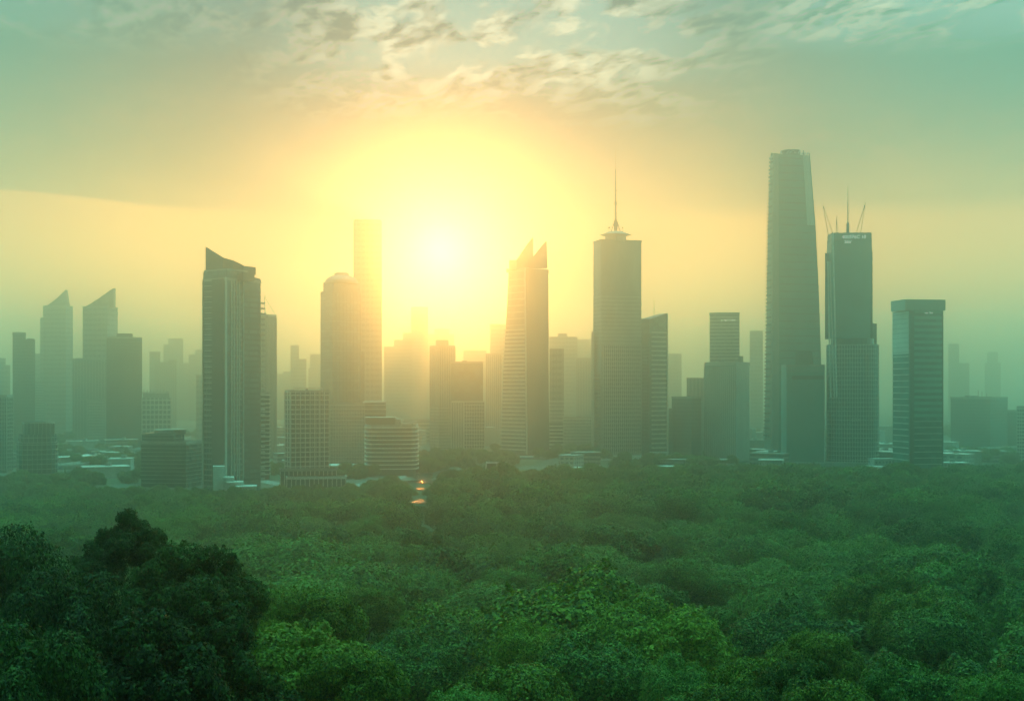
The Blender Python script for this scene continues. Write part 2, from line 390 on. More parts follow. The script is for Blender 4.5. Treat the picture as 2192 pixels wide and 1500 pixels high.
# 1 slim dark tower with the slanted glass crown, left
def slanted_dark_tower():
    D = 882; poly = foot2(435, 486, 558, D, a=48); t = Thing('skyscraper', 'tall dark tower on the left with a slanted blade-shaped crown', 'skyscraper', cen(poly))
    zt = Z(578, D); zr = Z(590, D)
    L, C, R, B = poly
    t.part('wall', MB().loft([[(*L, -.5), (*C, -.5), (*R, -.5), (*B, -.5)], [(*L, zt), (*C, zt), (*R, zr), (*B, zt)]]), GL_G)
    a, e, nn, W = face(poly, 0)
    # left face: column of windows, then a blank dark wall, then a pale edge
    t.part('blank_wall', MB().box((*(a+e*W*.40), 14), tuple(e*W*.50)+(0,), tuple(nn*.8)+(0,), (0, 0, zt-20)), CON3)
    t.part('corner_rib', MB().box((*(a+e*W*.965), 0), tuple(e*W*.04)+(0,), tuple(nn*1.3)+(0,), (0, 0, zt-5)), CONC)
    t.part('edge_rib', MB().box((*a, 0), tuple(e*.9)+(0,), tuple(nn*1.0)+(0,), (0, 0, zt-6)), CON2)
    slabs(t, [L, tuple(a+e*W*.39), tuple(a+e*W*.39-nn*3), tuple(Vector(L)-nn*3)], 0, zt-8, 3.9, .7, .5, CON2, 'balcony')
    windows(t, poly, 0, 8, zt-8, 3, 36, .55, .55, GL_D, .03, .38)
    # right face: window grid near the corner, banded wall beyond it
    a, e, nn, W = face(poly, 1)
    for s in (.10, .17, .26, .33, .45): t.part('facade_rib', MB().box((*(a+e*W*s), 2), tuple(e*.55)+(0,), tuple(nn*1.1)+(0,), (0, 0, zt-9)), CONC)
    offs = [(0, 0, z*3.9) for z in range(2, 38)]
    o = a+e*W*.08
    t.row('floor_band', MB().box((*o, offs[0][2]), tuple(e*W*.38)+(0,), tuple(nn*.8)+(0,), (0, 0, .8)), CON2, offs)
    o = a+e*W*.47
    t.row('spandrel', MB().box((*o, offs[0][2]), tuple(e*W*.51)+(0,), tuple(nn*.35)+(0,), (0, 0, 1.5)), CON3, offs)
    o = a+e*W*.97
    t.row('balcony', MB().box((*o, offs[0][2]), tuple(e*4.2)+(0,), tuple(nn*1.2)+(0,), (0, 0, 1.3)), CON2, offs[:34])
    # crown: blade that drops from left to right
    zb = Z(573, D); cz = [(440, 523), (452, 533), (466, 543), (480, 550), (500, 555), (519, 563)]
    front = foot2(439, 486, 520, D+2, a=48)
    ring0 = []; ring1 = []
    for (px, py) in cz:
        f = (px-439)/81; p = Vector(front[0]).lerp(Vector(front[1]), min(1, f/.62)) if f < .62 else Vector(front[1]).lerp(Vector(front[2]), (f-.62)/.38)
        ring0.append((p.x, p.y)); ring1.append((p.x, p.y, Z(py, D)))
    bk = Vector(front[3])-Vector(front[0]); k = bk.normalized()*1.2
    b0 = [(p[0]+k.x, p[1]+k.y) for p in ring0[::-1]]; b1 = [(p[0]+k.x, p[1]+k.y, p[2]-.2) for p in ring1[::-1]]
    t.part('crown', MB().prism(ring0+b0, zb-3, 0, ring1+b1), CON3)
    kk = bk.normalized()*12; a0, a1 = Vector(ring1[0]), Vector(ring1[-1])
    for q in (a1,): t.part('crown_return', MB().prism([(q.x, q.y), (q.x+.8, q.y), (q.x+.8+kk.x, q.y+kk.y), (q.x+kk.x, q.y+kk.y)], zb-3, q.z-.6), CON3)
    t.part('crown_base', MB().prism(foot2(437, 486, 530, D+1, a=48), zt, Z(574, D)), CON2)
    t.part('roof_block', MB().prism(foot2(500, 520, 545, D+4, a=48), zr-3, Z(583, D)), CON3)
    roofkit(t, poly, zr-2.5, n=0)
    # white entrance block and terraces at the foot
    t.part('entrance_block', MB().prism(foot(456, 481, D-14, 12), -.5, Z(998, D-14)), WHITE)
    for (x0, x1, y, dd) in ((478, 500, 1024, 16), (486, 520, 1034, 20), (505, 549, 1043, 24)):
        p = foot(x0, x1, D-dd, 12); q = t.part('terrace', MB().prism(p, -.5, Z(y, D-dd)), CONC)
        t.part('railing', MB().prism(grow(p, .3), Z(y, D-dd), Z(y, D-dd)+.9), WHITE, q)
slanted_dark_tower()
# 2 tower behind it with a thin stay cable
def ribbed_slab():
    D = 1300; poly = foot2(557, 573, 591, D, a=40)
    t = tower('pale ribbed slab tower showing just right of the slanted dark tower', D, poly, 675, GL_G, rn=2)
    fins(t, poly, 1, 2, t.zt-2, 6, .8, .8, CON2); fins(t, poly, 0, 2, t.zt-2, 5, .8, .8, CON2)
    r = Vector(poly[2]); t.part('stay_cable', MB().tube((r.x, r.y, t.zt), (X(562, D), r.y, Z(634, D)), .18), DMETAL)
    t.part('cable_post', MB().tube((X(562, D), r.y, t.zt-1), (X(562, D), r.y, Z(630, D)), .35), DMETAL)
ribbed_slab()
def balcony_annex():
    D = 1010; poly = foot(556, 577, D, 16); t = tower('narrow balcony block tucked against the slanted dark tower', D, poly, 842, GL_D, 'apartment_block', 'apartment block', rn=1)
    slabs(t, poly, 4, t.zt, 3.4, 1.0, .7, CONC, 'balcony')
balcony_annex()
# 3 white gridded block
def grid_block():
    D = 960; poly = foot2(611, 622, 704, D, a=72); t = tower('white gridded apartment block with a rooftop frame, left of the domed tower', D, poly, 838, GL_D, 'apartment_block', 'apartment block', rn=2)
    slabs(t, poly, 6, t.zt+.5, 3.7, .75, .55, CONC)
    fins(t, poly, 1, 3, t.zt, 8, .6, .75, CONC, s0=.0, s1=1.0); fins(t, poly, 1, 3, t.zt, 9, .35, .6, CON2, s0=.5, s1=1)
    fins(t, poly, 0, 3, t.zt, 2, .6, .9, CONC)
    windows(t, poly, 1, 6, t.zt, 18, 17, .55, .45, GL_D, .02, .98, .3)
    p = foot(628, 690, D+8, 20); z = t.zt
    fr = t.part('roof_frame', MB().loft([[(*q, z+2.2) for q in p], [(*q, z+2.9) for q in p], [(*q, z+2.9) for q in grow(p, -1)], [(*q, z+2.2) for q in grow(p, -1)]], closed=False), CONC)
    for q in p: t.part('frame_post', MB().tube((*q, z), (*q, z+2.3), .3), CONC, fr)
    # terraces and long curved podium
    for (x0, x1, y, dd, dep, m) in ((614, 740, 1020, 26, 16, CONC), (600, 720, 1003, 14, 10, CON2)):
        pp = foot(x0, x1, D-dd, dep); b = t.part('podium', MB().prism(pp, -.5, Z(y, D-dd)), GL_D)
        zz = Z(y, D-dd)
        t.part('eave', MB().prism(grow(pp, .8), zz-1.8, zz), m, b); fins(t, pp, 0, -.5, zz-1.8, 13, .45, .6, WHITE, 'colonnade')
grid_block()
# 4 domed tower
def domed():
    D = 1460; poly = foot2(686, 712, 772, D, a=52)
    t = tower('domed tower with stepped shoulders, left of the sun', D, poly, 622, GL_G, 'skyscraper', 'skyscraper', roof=False)
    slabs(t, poly, 60, t.zt-2, 11.7, .5, .25, CON2); fins(t, poly, 1, 40, t.zt-2, 8, .5, .4, CON3)
    s1 = foot2(692, 714, 770, D+2, a=52); t.part('shoulder', MB().prism(s1, t.zt, Z(602, D)), GL_G)
    c = cen(foot2(694, 714, 769, D+2, a=52)); r = X(767, D)-X(731, D)
    pr = [(r*math.cos(a)*1.02, Z(604, D)+(Z(584, D)-Z(604, D))*math.sin(a)) for a in (0, .3, .6, .9, 1.15)]
    c = (X(731, D+20), D+20)
    t.part('dome', MB().lathe(c, [(r, Z(604, D)-1)]+pr, 26), GL_G)
    t.part('lantern', MB().lathe(c, [(r*.44, Z(588, D)), (r*.44, Z(582, D)), (r*.36, Z(580.5, D)), (r*.3, Z(580, D))], 16), CON2)
    t.part('shoulder', MB().prism(foot(772, 780, D+8, 16), -.5, Z(752, D)), GL_G)
domed()
t = tower('pale tall slab tower standing between the domed tower and the sun', 1660, foot(757, 817, 1660, 40), 474, FAC4, 'skyscraper', 'skyscraper', roof=False)
fins(t, t.poly, 0, 3, t.zt, 7, .5, .35, CON2)
tp = grow(t.poly, -.8); t.part('crown', MB().prism(t.poly, t.zt, t.zt+2.6, top=tp), GL_G)
# 5 wide lattice block behind the domed tower's foot
def lattice_wide():
    D = 1200; poly = foot(704, 780, D, 26); t = tower('wide low block of fine pale lattice in front of the domed tower', D, poly, 866, GL_G, 'office_block', 'office block', rn=0)
    fins(t, poly, 0, 1, t.zt, 22, .45, .6, CONC); slabs(t, poly, 4, t.zt, 3.6, .5, .35, CONC)
    p2 = foot(779, 826, D+20, 24); z = Z(862, D+20)
    t.part('wing', MB().prism(p2, -.5, z), GL_G); slabs(t, p2, 20, z, 4.2, .6, .4, CONC)
    t.part('roof_edge', MB().prism(grow(p2, 1), z, z+1.3), CONC)
    windows(t, poly, 0, 6, t.zt-1, 22, 14, .5, .5, GL_D, out=.2)
lattice_wide()
# 6 banded rounded offices
def banded():
    D = 1060; poly = oval(782, 895, D, 38, 36, 4.0); t = tower('low rounded office block with white floor bands and a dark penthouse', D, poly, 912, GL_D, 'office_block', 'office block', rn=0)
    slabs(t, poly, 5, t.zt+.5, 3.55, .95, .9, WHITE)
    p = foot(784, 846, D+6, 22); q = t.part('penthouse', MB().prism(p, t.zt, Z(895, D)), CON3)
    t.part('roof', MB().prism(grow(p, .8), Z(895, D), Z(895, D)+.7), CON2, q)
    p = foot(846, 858, D+8, 18); t.part('lift_house', MB().prism(p, t.zt, Z(897, D)), CON2)
    b = Vector(P(866, D)); d = MB()
    d.box((X(860, D), D, t.zt+1), (10, 0, 0), (0, 8, 0), (0, 0, 1.5)); t.part('roof_deck', d, ROOFM)
    t.part('crane_arm', MB().tube((X(858, D), D, t.zt), (X(864, D), D, Z(898, D)), .35), WHITE)
    t.part('roof_cover', MB().box((X(871, D), D+4, t.zt+2.8), (8, 0, 1.2), (0, 8, 0), (0, 0, .3)), ROOFM)
banded()
def banded_back():
    D = 1700; poly = foot(860, 951, D, 34); t = tower('pale banded block just behind and right of the rounded banded offices', D, poly, 900, GL_G, 'office_block', 'office block', rn=1)
    slabs(t, poly, 4, t.zt+.4, 5.2, 2.0, .8, CONC)
banded_back()
# 7 ribbed tower with square cap, and the flat-topped tower beside it
def capped():
    D = 1520; poly = foot2(921, 940, 974, D, a=62); t = tower('slim ribbed tower with a square cap below the sun', D, poly, 741, GL_G, rn=0)
    fins(t, poly, 1, 2, t.zt, 7, .7, .7, CON2); fins(t, poly, 0, 2, t.zt, 5, .7, .7, CON2)
    t.part('cap', MB().prism(foot(933, 960, D+8, 14), t.zt, Z(727, D)), CON2)
    slabs(t, poly, 2, Z(868, D), 4, .6, .6, CONC)
capped()
def flat_top():
    D = 1400; poly = foot(966, 1034, D, 34); t = tower('flat-topped tower with a white framed lower half, below the sun', D, poly, 776, GL_G, rn=2)
    low = foot(967, 1037, D-3, 3); z = Z(861, D)
    t.part('lower_wall', MB().prism(low, -.5, z), GL_D); t.part('frame_edge', MB().prism(grow(low, .5), z, z+1.6), CONC)
    fins(t, low, 0, 0, z, 7, .8, 1.0, CONC, s0=0, s1=.36); fins(t, low, 0, 0, z, 8, .7, .9, CONC, s0=.38, s1=1)
    slabs(t, [tuple(Vector(low[0]).lerp(Vector(low[1]), .4)), low[1], low[2], tuple(Vector(low[3]).lerp(Vector(low[2]), .4))], 2, z, 4.1, .8, .6, CONC)
flat_top()
def ribbed_lean():
    D = 1750; poly = foot(1040, 1074, D, 30); t = tower('faint ribbed tower close behind the orange twin-finned tower', D, poly, 758, GL_G, rn=1)
    fins(t, poly, 0, 2, t.zt, 8, .9, .9, CONC)
    p = foot(1036, 1110, D-60, 20); t.part('podium', MB().prism(p, -.5, Z(920, D-60)), CON2)
ribbed_lean()
# 8 twin-finned tower
def twin_fin():
    D = 1320; t = None
    lv = [(980, 1073, 1127, 1175), (900, 1074, 1126, 1175), (780, 1078, 1125, 1174), (640, 1086, 1124, 1173), (572, 1089, 1123, 1173)]
    rings = [[(*p, Z(y, D) if y < 980 else -.5) for p in foot2(a, b, c, D, a=44)] for y, a, b, c in lv]
    base = foot2(1073, 1127, 1175, D, a=44)
    t = Thing('skyscraper', 'tower with two sharp fins on top glowing orange right of the sun', 'skyscraper', cen(base))
    t.part('wall', MB().loft(rings), GL_G)
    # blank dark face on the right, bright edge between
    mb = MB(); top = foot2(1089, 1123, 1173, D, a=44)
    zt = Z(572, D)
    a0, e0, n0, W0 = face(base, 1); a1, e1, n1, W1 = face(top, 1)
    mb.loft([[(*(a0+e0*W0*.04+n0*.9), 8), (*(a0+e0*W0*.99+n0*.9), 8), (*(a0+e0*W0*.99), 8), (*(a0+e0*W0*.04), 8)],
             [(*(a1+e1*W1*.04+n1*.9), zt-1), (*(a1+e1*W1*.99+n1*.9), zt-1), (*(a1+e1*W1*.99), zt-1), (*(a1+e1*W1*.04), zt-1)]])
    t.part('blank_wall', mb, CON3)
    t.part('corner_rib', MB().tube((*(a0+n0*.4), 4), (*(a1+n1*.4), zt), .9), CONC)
    # balconies on the left face, floor by floor, following the flare
    zs = [8+4.15*k for k in range(60) if 8+4.15*k < Z(700, D)]
    def level(z):
        for k in range(len(rings)-1):
            z0, z1 = rings[k][0][2], rings[k+1][0][2]
            if z0 <= z <= z1:
                f = (z-z0)/(z1-z0); return [tuple(Vector(rings[k][i]).lerp(Vector(rings[k+1][i]), f))[:2] for i in range(4)]
    for z in zs:
        p = level(z); L, C = Vector(p[0]), Vector(p[1]); e = (C-L).normalized(); n = Vector((e.y, -e.x)); w = (C-L).length
        o = L-e*1.4; t.part('balcony', MB().box((*o, z), tuple(e*(w*.97+1.4))+(0,), tuple(n*1.5)+(0,), (0, 0, 1.3)), CONC)
    for k in range(14):
        z = Z(700, D)+2+k*7.0
        if z > zt-6: break
        p = level(z); L, C = Vector(p[0]), Vector(p[1]); e = (C-L).normalized(); n = Vector((e.y, -e.x)); w = (C-L).length
        t.part('spandrel', MB().box((*L, z), tuple(e*w*.96)+(0,), tuple(n*.4)+(0,), (0, 0, 1)), CON2)
    # crown
    t.part('cornice', MB().prism(foot2(1084, 1123, 1175, D-1, a=44), Z(580, D), Z(572, D)), CON2)
    t.part('shoulder', MB().prism(foot(1090, 1106, D+4, 12), zt-2, Z(556, D)), CON2)
    def fin(pts, dd, th):
        f = [(X(px, D+dd), D+dd, Z(py, D+dd)) for px, py in pts]
        return MB().loft([f, [(x, y+th, z) for x, y, z in f]])
    t.part('fin', fin([(1104, 574), (1106, 556), (1118, 538), (1130, 521), (1141, 507), (1142, 574)], 8, 4), GL_G)
    f2 = t.part('fin', fin([(1122, 574), (1124, 570), (1138, 556), (1155, 535), (1169, 516), (1171, 574)], 4, 4), GL_G)
    for (p0, p1) in (((1124, 571), (1169, 516)), ((1169, 516), (1171, 572))):
        t.part('fin_edge', MB().tube((X(p0[0], D+3), D+3, Z(p0[1], D)), (X(p1[0], D+3), D+3, Z(p1[1], D)), .55), DMETAL, f2)
    p = foot(1100, 1176, D-24, 22); b = t.part('podium', MB().prism(p, -.5, Z(978, D-24)), CON2)
    slabs(t, p, 1, Z(980, D-24), 5, 1.6, .6, WHITE)
    t.part('pylon', MB().tube((X(1176, D-26), D-26, -.5), (X(1176, D-26), D-26, Z(974, D-26)), .5), WHITE)
twin_fin()
def frame_tower():
    D = 1500; poly = foot(1177, 1206, D, 26); t = tower('thin pale framed tower with open floor lines, right of the twin-finned tower', D, poly, 748, FAC4, rn=1)
    slabs(t, poly, 3, Z(850, D), 4.6, .9, .6, CONC); fins(t, poly, 0, 2, t.zt, 4, .5, .5, CON3)
    p2 = foot(1176, 1212, D-14, 12); z = Z(905, D-14); t.part('lower_wing', MB().prism(p2, -.5, z), GL_D); slabs(t, p2, 2, z, 4.4, 1.2, .6, WHITE)
frame_tower()
def dot_block():
    D = 1480; poly = foot(1206, 1275, D, 30); t = tower('low wide block of dotted lattice at the antenna tower\'s left foot', D, poly, 895, GL_G, 'office_block', 'office block', rn=1)
    fins(t, poly, 0, 1, t.zt, 22, .7, .6, CONC); slabs(t, poly, 3, t.zt, 3.8, 1.0, .4, CONC)
dot_block()
# 9 antenna tower
def antenna_tower():
    D = 1300; poly = foot2(1270, 1287, 1373, D, a=70)
    t = tower('pale tower with a tall antenna mast on a flared cap', D, poly, 514, CON2, 'skyscraper', 'skyscraper', rn=0)
    zw0, zw1 = Z(968, D), Z(738, D)
    windows(t, poly, 1, zw0, zw1, 19, 26, .46, .56, GL_D, .05, .99, .2)
    windows(t, poly, 0, zw0, Z(800, D), 4, 22, .4, .5, GL_D, .1, .9, .2)
    slabs(t, poly, Z(735, D), Z(630, D), 4.1, .5, .2, CONC, 'floor_line')
    fins(t, poly, 1, 4, zw1, 19, .45, .5, CONC, s0=.05, s1=.99)
    t.part('side_strip', MB().prism(foot(1266, 1272, D+10, 10), -.5, Z(708, D)), CONC)
    c = (X(1318, D+14), D+14); r = X(1341, D)-X(1318, D)
    t.part('drum', MB().lathe(c, [(r, Z(514, D)-.5), (r, Z(499, D))], 8), CON2)
    t.part('flared_cap', MB().lathe(c, [(r*.9, Z(503, D)), (r*1.52, Z(500, D)), (r*1.5, Z(499, D)), (r*1.05, Z(496, D)), (r*.75, Z(492.5, D)), (r*.5, Z(492, D))], 8), CON2)
    x, y = c; m = t.part('mast', MB().lathe((x, y), [(1.6, Z(494, D)), (2.3, Z(475, D)), (1.0, Z(463, D)), (.75, Z(420, D)), (.6, Z(400, D)), (.45, Z(362, D)), (.2, Z(358, D)), (.14, Z(312, D))], 8), DMETAL)
    for py, rr in ((455, 1.5), (434, 2.4), (430, 2.1), (405, 1.5), (390, .8), (361, .7)):
        t.part('mast_ring', MB().lathe((x, y), [(rr*.6, Z(py, D)), (rr, Z(py, D)+.3), (rr, Z(py, D)+.7), (rr*.6, Z(py, D)+.9)], 10), DMETAL, m)
    for k in range(4):
        a = math.pi*(.25+.5*k)
        t.part('brace', MB().tube((x+7.2*math.cos(a), y+7.2*math.sin(a), Z(494, D)), (x+1.2*math.cos(a), y+1.2*math.sin(a), Z(466, D)), .3), DMETAL, m)
    t.part('dish', MB().lathe((x-7.3, y-3), [(.2, Z(494, D)), (.25, Z(486, D)), (1.2, Z(485, D)), (1.3, Z(483, D))], 8), DMETAL)
    t.part('dish', MB().lathe((x+7.0, y-3), [(.2, Z(494, D)), (.25, Z(486, D)), (1.0, Z(485, D)), (1.1, Z(483, D))], 8), DMETAL)
    for (x0, x1, y0, dd) in ((1262, 1374, 975, 8), (1278, 1360, 984, 16), (1284, 1350, 990, 24)):
        p = foot(x0, x1, D-dd, 8); t.part('podium_tier', MB().prism(p, -.5, Z(y0, D-dd)), CONC)
antenna_tower()
def slant_band():
    D = 1310; poly = foot2(1373, 1390, 1428, D, a=56); t = Thing('office_tower', 'banded tower with a slanted top and a thin pole, beside the antenna tower', 'tower', cen(poly))
    L, C, R, B = poly; z0, z1, z2 = Z(681, D), Z(683, D), Z(669, D)
    t.part('wall', MB().loft([[(*q, -.5) for q in poly], [(*L, z0), (*C, z1), (*R, z2), (*B, z2)]]), GL_G)
    a, e, nn, W = face(poly, 1); offs = [(0, 0, z) for z in [Z(960, D)+4.9*k for k in range(29)] if z < z1-12]
    t.row('floor_band', MB().box((*(a+e*W*.12), offs[0][2]), tuple(e*W*.84)+(0,), tuple(nn*1.0)+(0,), (0, 0, 1.5)), CONC, offs)
    windows(t, poly, 0, Z(950, D), Z(740, D), 3, 28, .5, .5, GL_D, .1, .9, .15)
    t.part('corner_rib', MB().box((*(a+e*W*.97), 0), tuple(e*.9)+(0,), tuple(nn*1.4)+(0,), (0, 0, z2)), CONC)
    t.part('roof_pole', MB().tube((X(1400, D+6), D+6, z1-2), (X(1400, D+6), D+6, Z(640, D)), .22), METAL)
    t.part('podium', MB().prism(foot(1390, 1430, D-12, 10), -.5, Z(968, D-12)), CONC)
slant_band()
# 10 dark boxes and the ribbed blocks
t = tower('plain dark stepped box building right of the banded slanted tower', 1230, foot2(1438, 1480, 1501, 1230, a=30), 851, FAC5, 'office_block', 'office block', rn=1)
t.part('step', MB().prism(foot(1431, 1441, 1236, 22), -.5, Z(874, 1236)), FAC5)
t = tower('small ribbed block peeping over the plain dark box', 1480, foot(1470, 1512, 1480, 24), 811, FAC2, 'office_block', 'office block', rn=0)
for k in range(6): t.part('roof_tooth', MB().prism(foot(1471+7*k, 1474+7*k, 1481, 6), t.zt, t.zt+1.8), CON2)
def signed_slab():
    D = 1400; poly = foot(1519, 1583, D, 36); t = tower('smooth slab tower with a small lit sign line, rising behind the ribbed block', D, poly, 671, FAC1, rn=0)
    text(t, 'IN MEDTTTOM', poly, 0, .62, 687, 3.2, D)
    p = foot(1580, 1591, D-20, 14); t.part('lift_house', MB().prism(p, 0, Z(762, D-20)), GL_T)
signed_slab()
def ribbed_block():
    D = 1225; poly = foot2(1509, 1575, 1604, D, a=28); t = tower('broad ribbed block with dark vertical slots, in front of the signed slab', D, poly, 777, GL_T, 'office_block', 'office block', rn=1)
    fins(t, poly, 0, 3, t.zt-3, 15, 1.1, 1.0, CON2); fins(t, poly, 0, 3, t.zt-3, 30, .3, .6, CONC)
    a, e, nn, W = face(poly, 1); t.part('blank_wall', MB().box((*(a+e*.5), 2), tuple(e*(W-1))+(0,), tuple(nn*.5)+(0,), (0, 0, t.zt-4)), CON2)
    t.part('cornice', MB().prism(grow(poly, .7), t.zt-2.2, t.zt-.9), CON2)
    p = foot(1484, 1580, D-16, 12); t.part('canopy', MB().prism(p, Z(983, D-16)-.8, Z(983, D-16)), WHITE)
    for q in range(6): t.part('canopy_post', MB().tube((X(1488+17*q, D-15), D-15, -.5), (X(1488+17*q, D-15), D-15, Z(984, D-15)), .35), CONC)
ribbed_block()
# 11 supertall
def supertall():
    D = 1300; lv = [(985, 1636, 1652, 1760), (860, 1638, 1653, 1759), (740, 1640, 1654, 1757), (600, 1642, 1654, 1752), (480, 1644, 1655, 1746), (330, 1649, 1656, 1734)]
    rings = [[(*p, Z(y, D) if y < 985 else -.5) for p in foot2(a, b, c, D, a=66)] for y, a, b, c in lv]
    t = Thing('supertall_skyscraper', 'tallest tower in the skyline, tapering to an ornate open crown', 'skyscraper', cen([r[:2] for r in rings[0]]))
    t.part('wall', MB().loft(rings), GL_S)
    def level(z):
        for k in range(len(rings)-1):
            z0, z1 = rings[k][0][2], rings[k+1][0][2]
            if z0 <= z <= z1:
                f = (z-z0)/(z1-z0); return [tuple(Vector(rings[k][i]).lerp(Vector(rings[k+1][i]), f))[:2] for i in range(4)]
    z = 20; k = 0
    while z < Z(334, D):
        p = level(z); L, C, R = Vector(p[0]), Vector(p[1]), Vector(p[2])
        e = (C-L).normalized(); n = Vector((e.y, -e.x)); w = (C-L).length
        t.part('side_louvre', MB().box((*(L-e*.5), z), tuple(e*w*.8)+(0,), tuple(n*1.3)+(0,), (0, 0, 1.6)), CON3 if k % 2 else CON2)
        e = (R-C).normalized(); n = Vector((e.y, -e.x)); w = (R-C).length
        if k % 2 == 0: t.part('floor_line', MB().box((*(C+e*w*.10), z), tuple(e*w*.88)+(0,), tuple(n*.3)+(0,), (0, 0, 1.1)), GL_G)
        z += 3.9; k += 1
    a = [Vector(r[1]) for r in rings]; mb = MB()
    for q in range(len(a)-1): mb.tube(a[q], a[q+1], .8)
    t.part('corner_rib', mb, CON2)
    def strip(f0, f1, ks, out, name, m):
        R = []
        for k in ks:
            C, Rr = Vector(rings[k][1]), Vector(rings[k][2]); e = Rr-C; n = Vector((e.y, -e.x, 0)).normalized()*out; z = Vector((0, 0, 0))
            R.append([C+e*f0+n, C+e*f1+n, C+e*f1, C+e*f0])
        t.part(name, MB().loft(R), m)
    strip(.0, .13, (0, 1, 2, 3, 4, 5), .5, 'side_panel', CON2)
    strip(.80, .97, (4, 5), .6, 'bright_panel', CONC)
    zt = Z(330, D)
    t.part('slanted_wing', MB().prism(foot(1650, 1669, D+2, 14), zt-.5, 0, top=[(*p, z) for p, z in zip(foot(1650, 1669, D+2, 14), (Z(326, D), Z(330, D)+.5, Z(330, D)+.5, Z(326, D)))]), GL_T)
    c = (X(1692, D+16), D+16); r = X(1713, D)-X(1692, D)
    dr = t.part('crown_drum', MB().lathe(c, [(r, zt-1), (r, Z(325, D)), (r*.96, Z(325, D)), (r*.96, zt)], 24), GL_T)
    t.part('crown_ring', MB().lathe(c, [(r*1.02, Z(319.5, D)), (r*1.02, Z(317.5, D)), (r*.93, Z(317.5, D)), (r*.93, Z(319.5, D))], 24), DMETAL, dr)
    rr = random.Random(4)
    for k in range(20):
        b = 2*math.pi*k/20; b2 = b+rr.choice((-.25, .25, .3, 0))
        t.part('crown_strut', MB().tube((c[0]+r*math.cos(b), c[1]+r*math.sin(b), Z(326, D)), (c[0]+r*math.cos(b2), c[1]+r*math.sin(b2), Z(319, D)), .45), WHITE if k % 3 else DMETAL, dr)
    for px, py in ((1720, 319), (1733, 325), (1727, 329)): t.part('roof_post', MB().tube((X(px, D+8), D+8, zt), (X(px, D+8), D+8, Z(py, D)), .5), DMETAL)
    for px in (1716, 1722, 1728): t.part('roof_panel', MB().box((X(px, D+6), D+6, zt+.2), (1.6, 0, .6), (0, 2, 0), (0, 0, 2.4)), WHITE)
supertall()
def teal_slab():
    D = 1150; poly = foot2(1672, 1684, 1765, D, a=76); t = tower('plain teal slab with a slotted brow, standing before the tallest tower', D, poly, 783, TEALP, rn=0)
    a, e, nn, W = face(poly, 1)
    t.part('brow_slot', MB().box((*(a+e*W*.14), Z(812, D)), tuple(e*W*.84)+(0,), tuple(nn*.25)+(0,), (0, 0, Z(804, D)-Z(812, D))), CON3)
    t.part('edge_rib', MB().box((*(a+e*W*.985), 0), tuple(e*1.0)+(0,), tuple(nn*.9)+(0,), (0, 0, t.zt)), CONC)
    fins(t, poly, 1, t.zt-6, t.zt+1, 16, .8, .5, CON2, 'parapet_slats')
    z = Z(750, D); p = foot(1703, 1742, D+14, 20); q = foot(1703, 1738, D+14, 20); t.part('penthouse', MB().prism(p, t.zt-1, z, top=q), CON3)
    p = foot(1668, 1768, D-8, 8); t.part('apron', MB().prism(p, 0, Z(990, D-8)), CON2)
    for k in range(14): t.part('column', MB().tube((X(1668+7.4*k, D-20), D-20, -.5), (X(1668+7.4*k, D-20), D-20, Z(998+(k*7) % 5, D-20)), .35), CONC)
teal_slab()
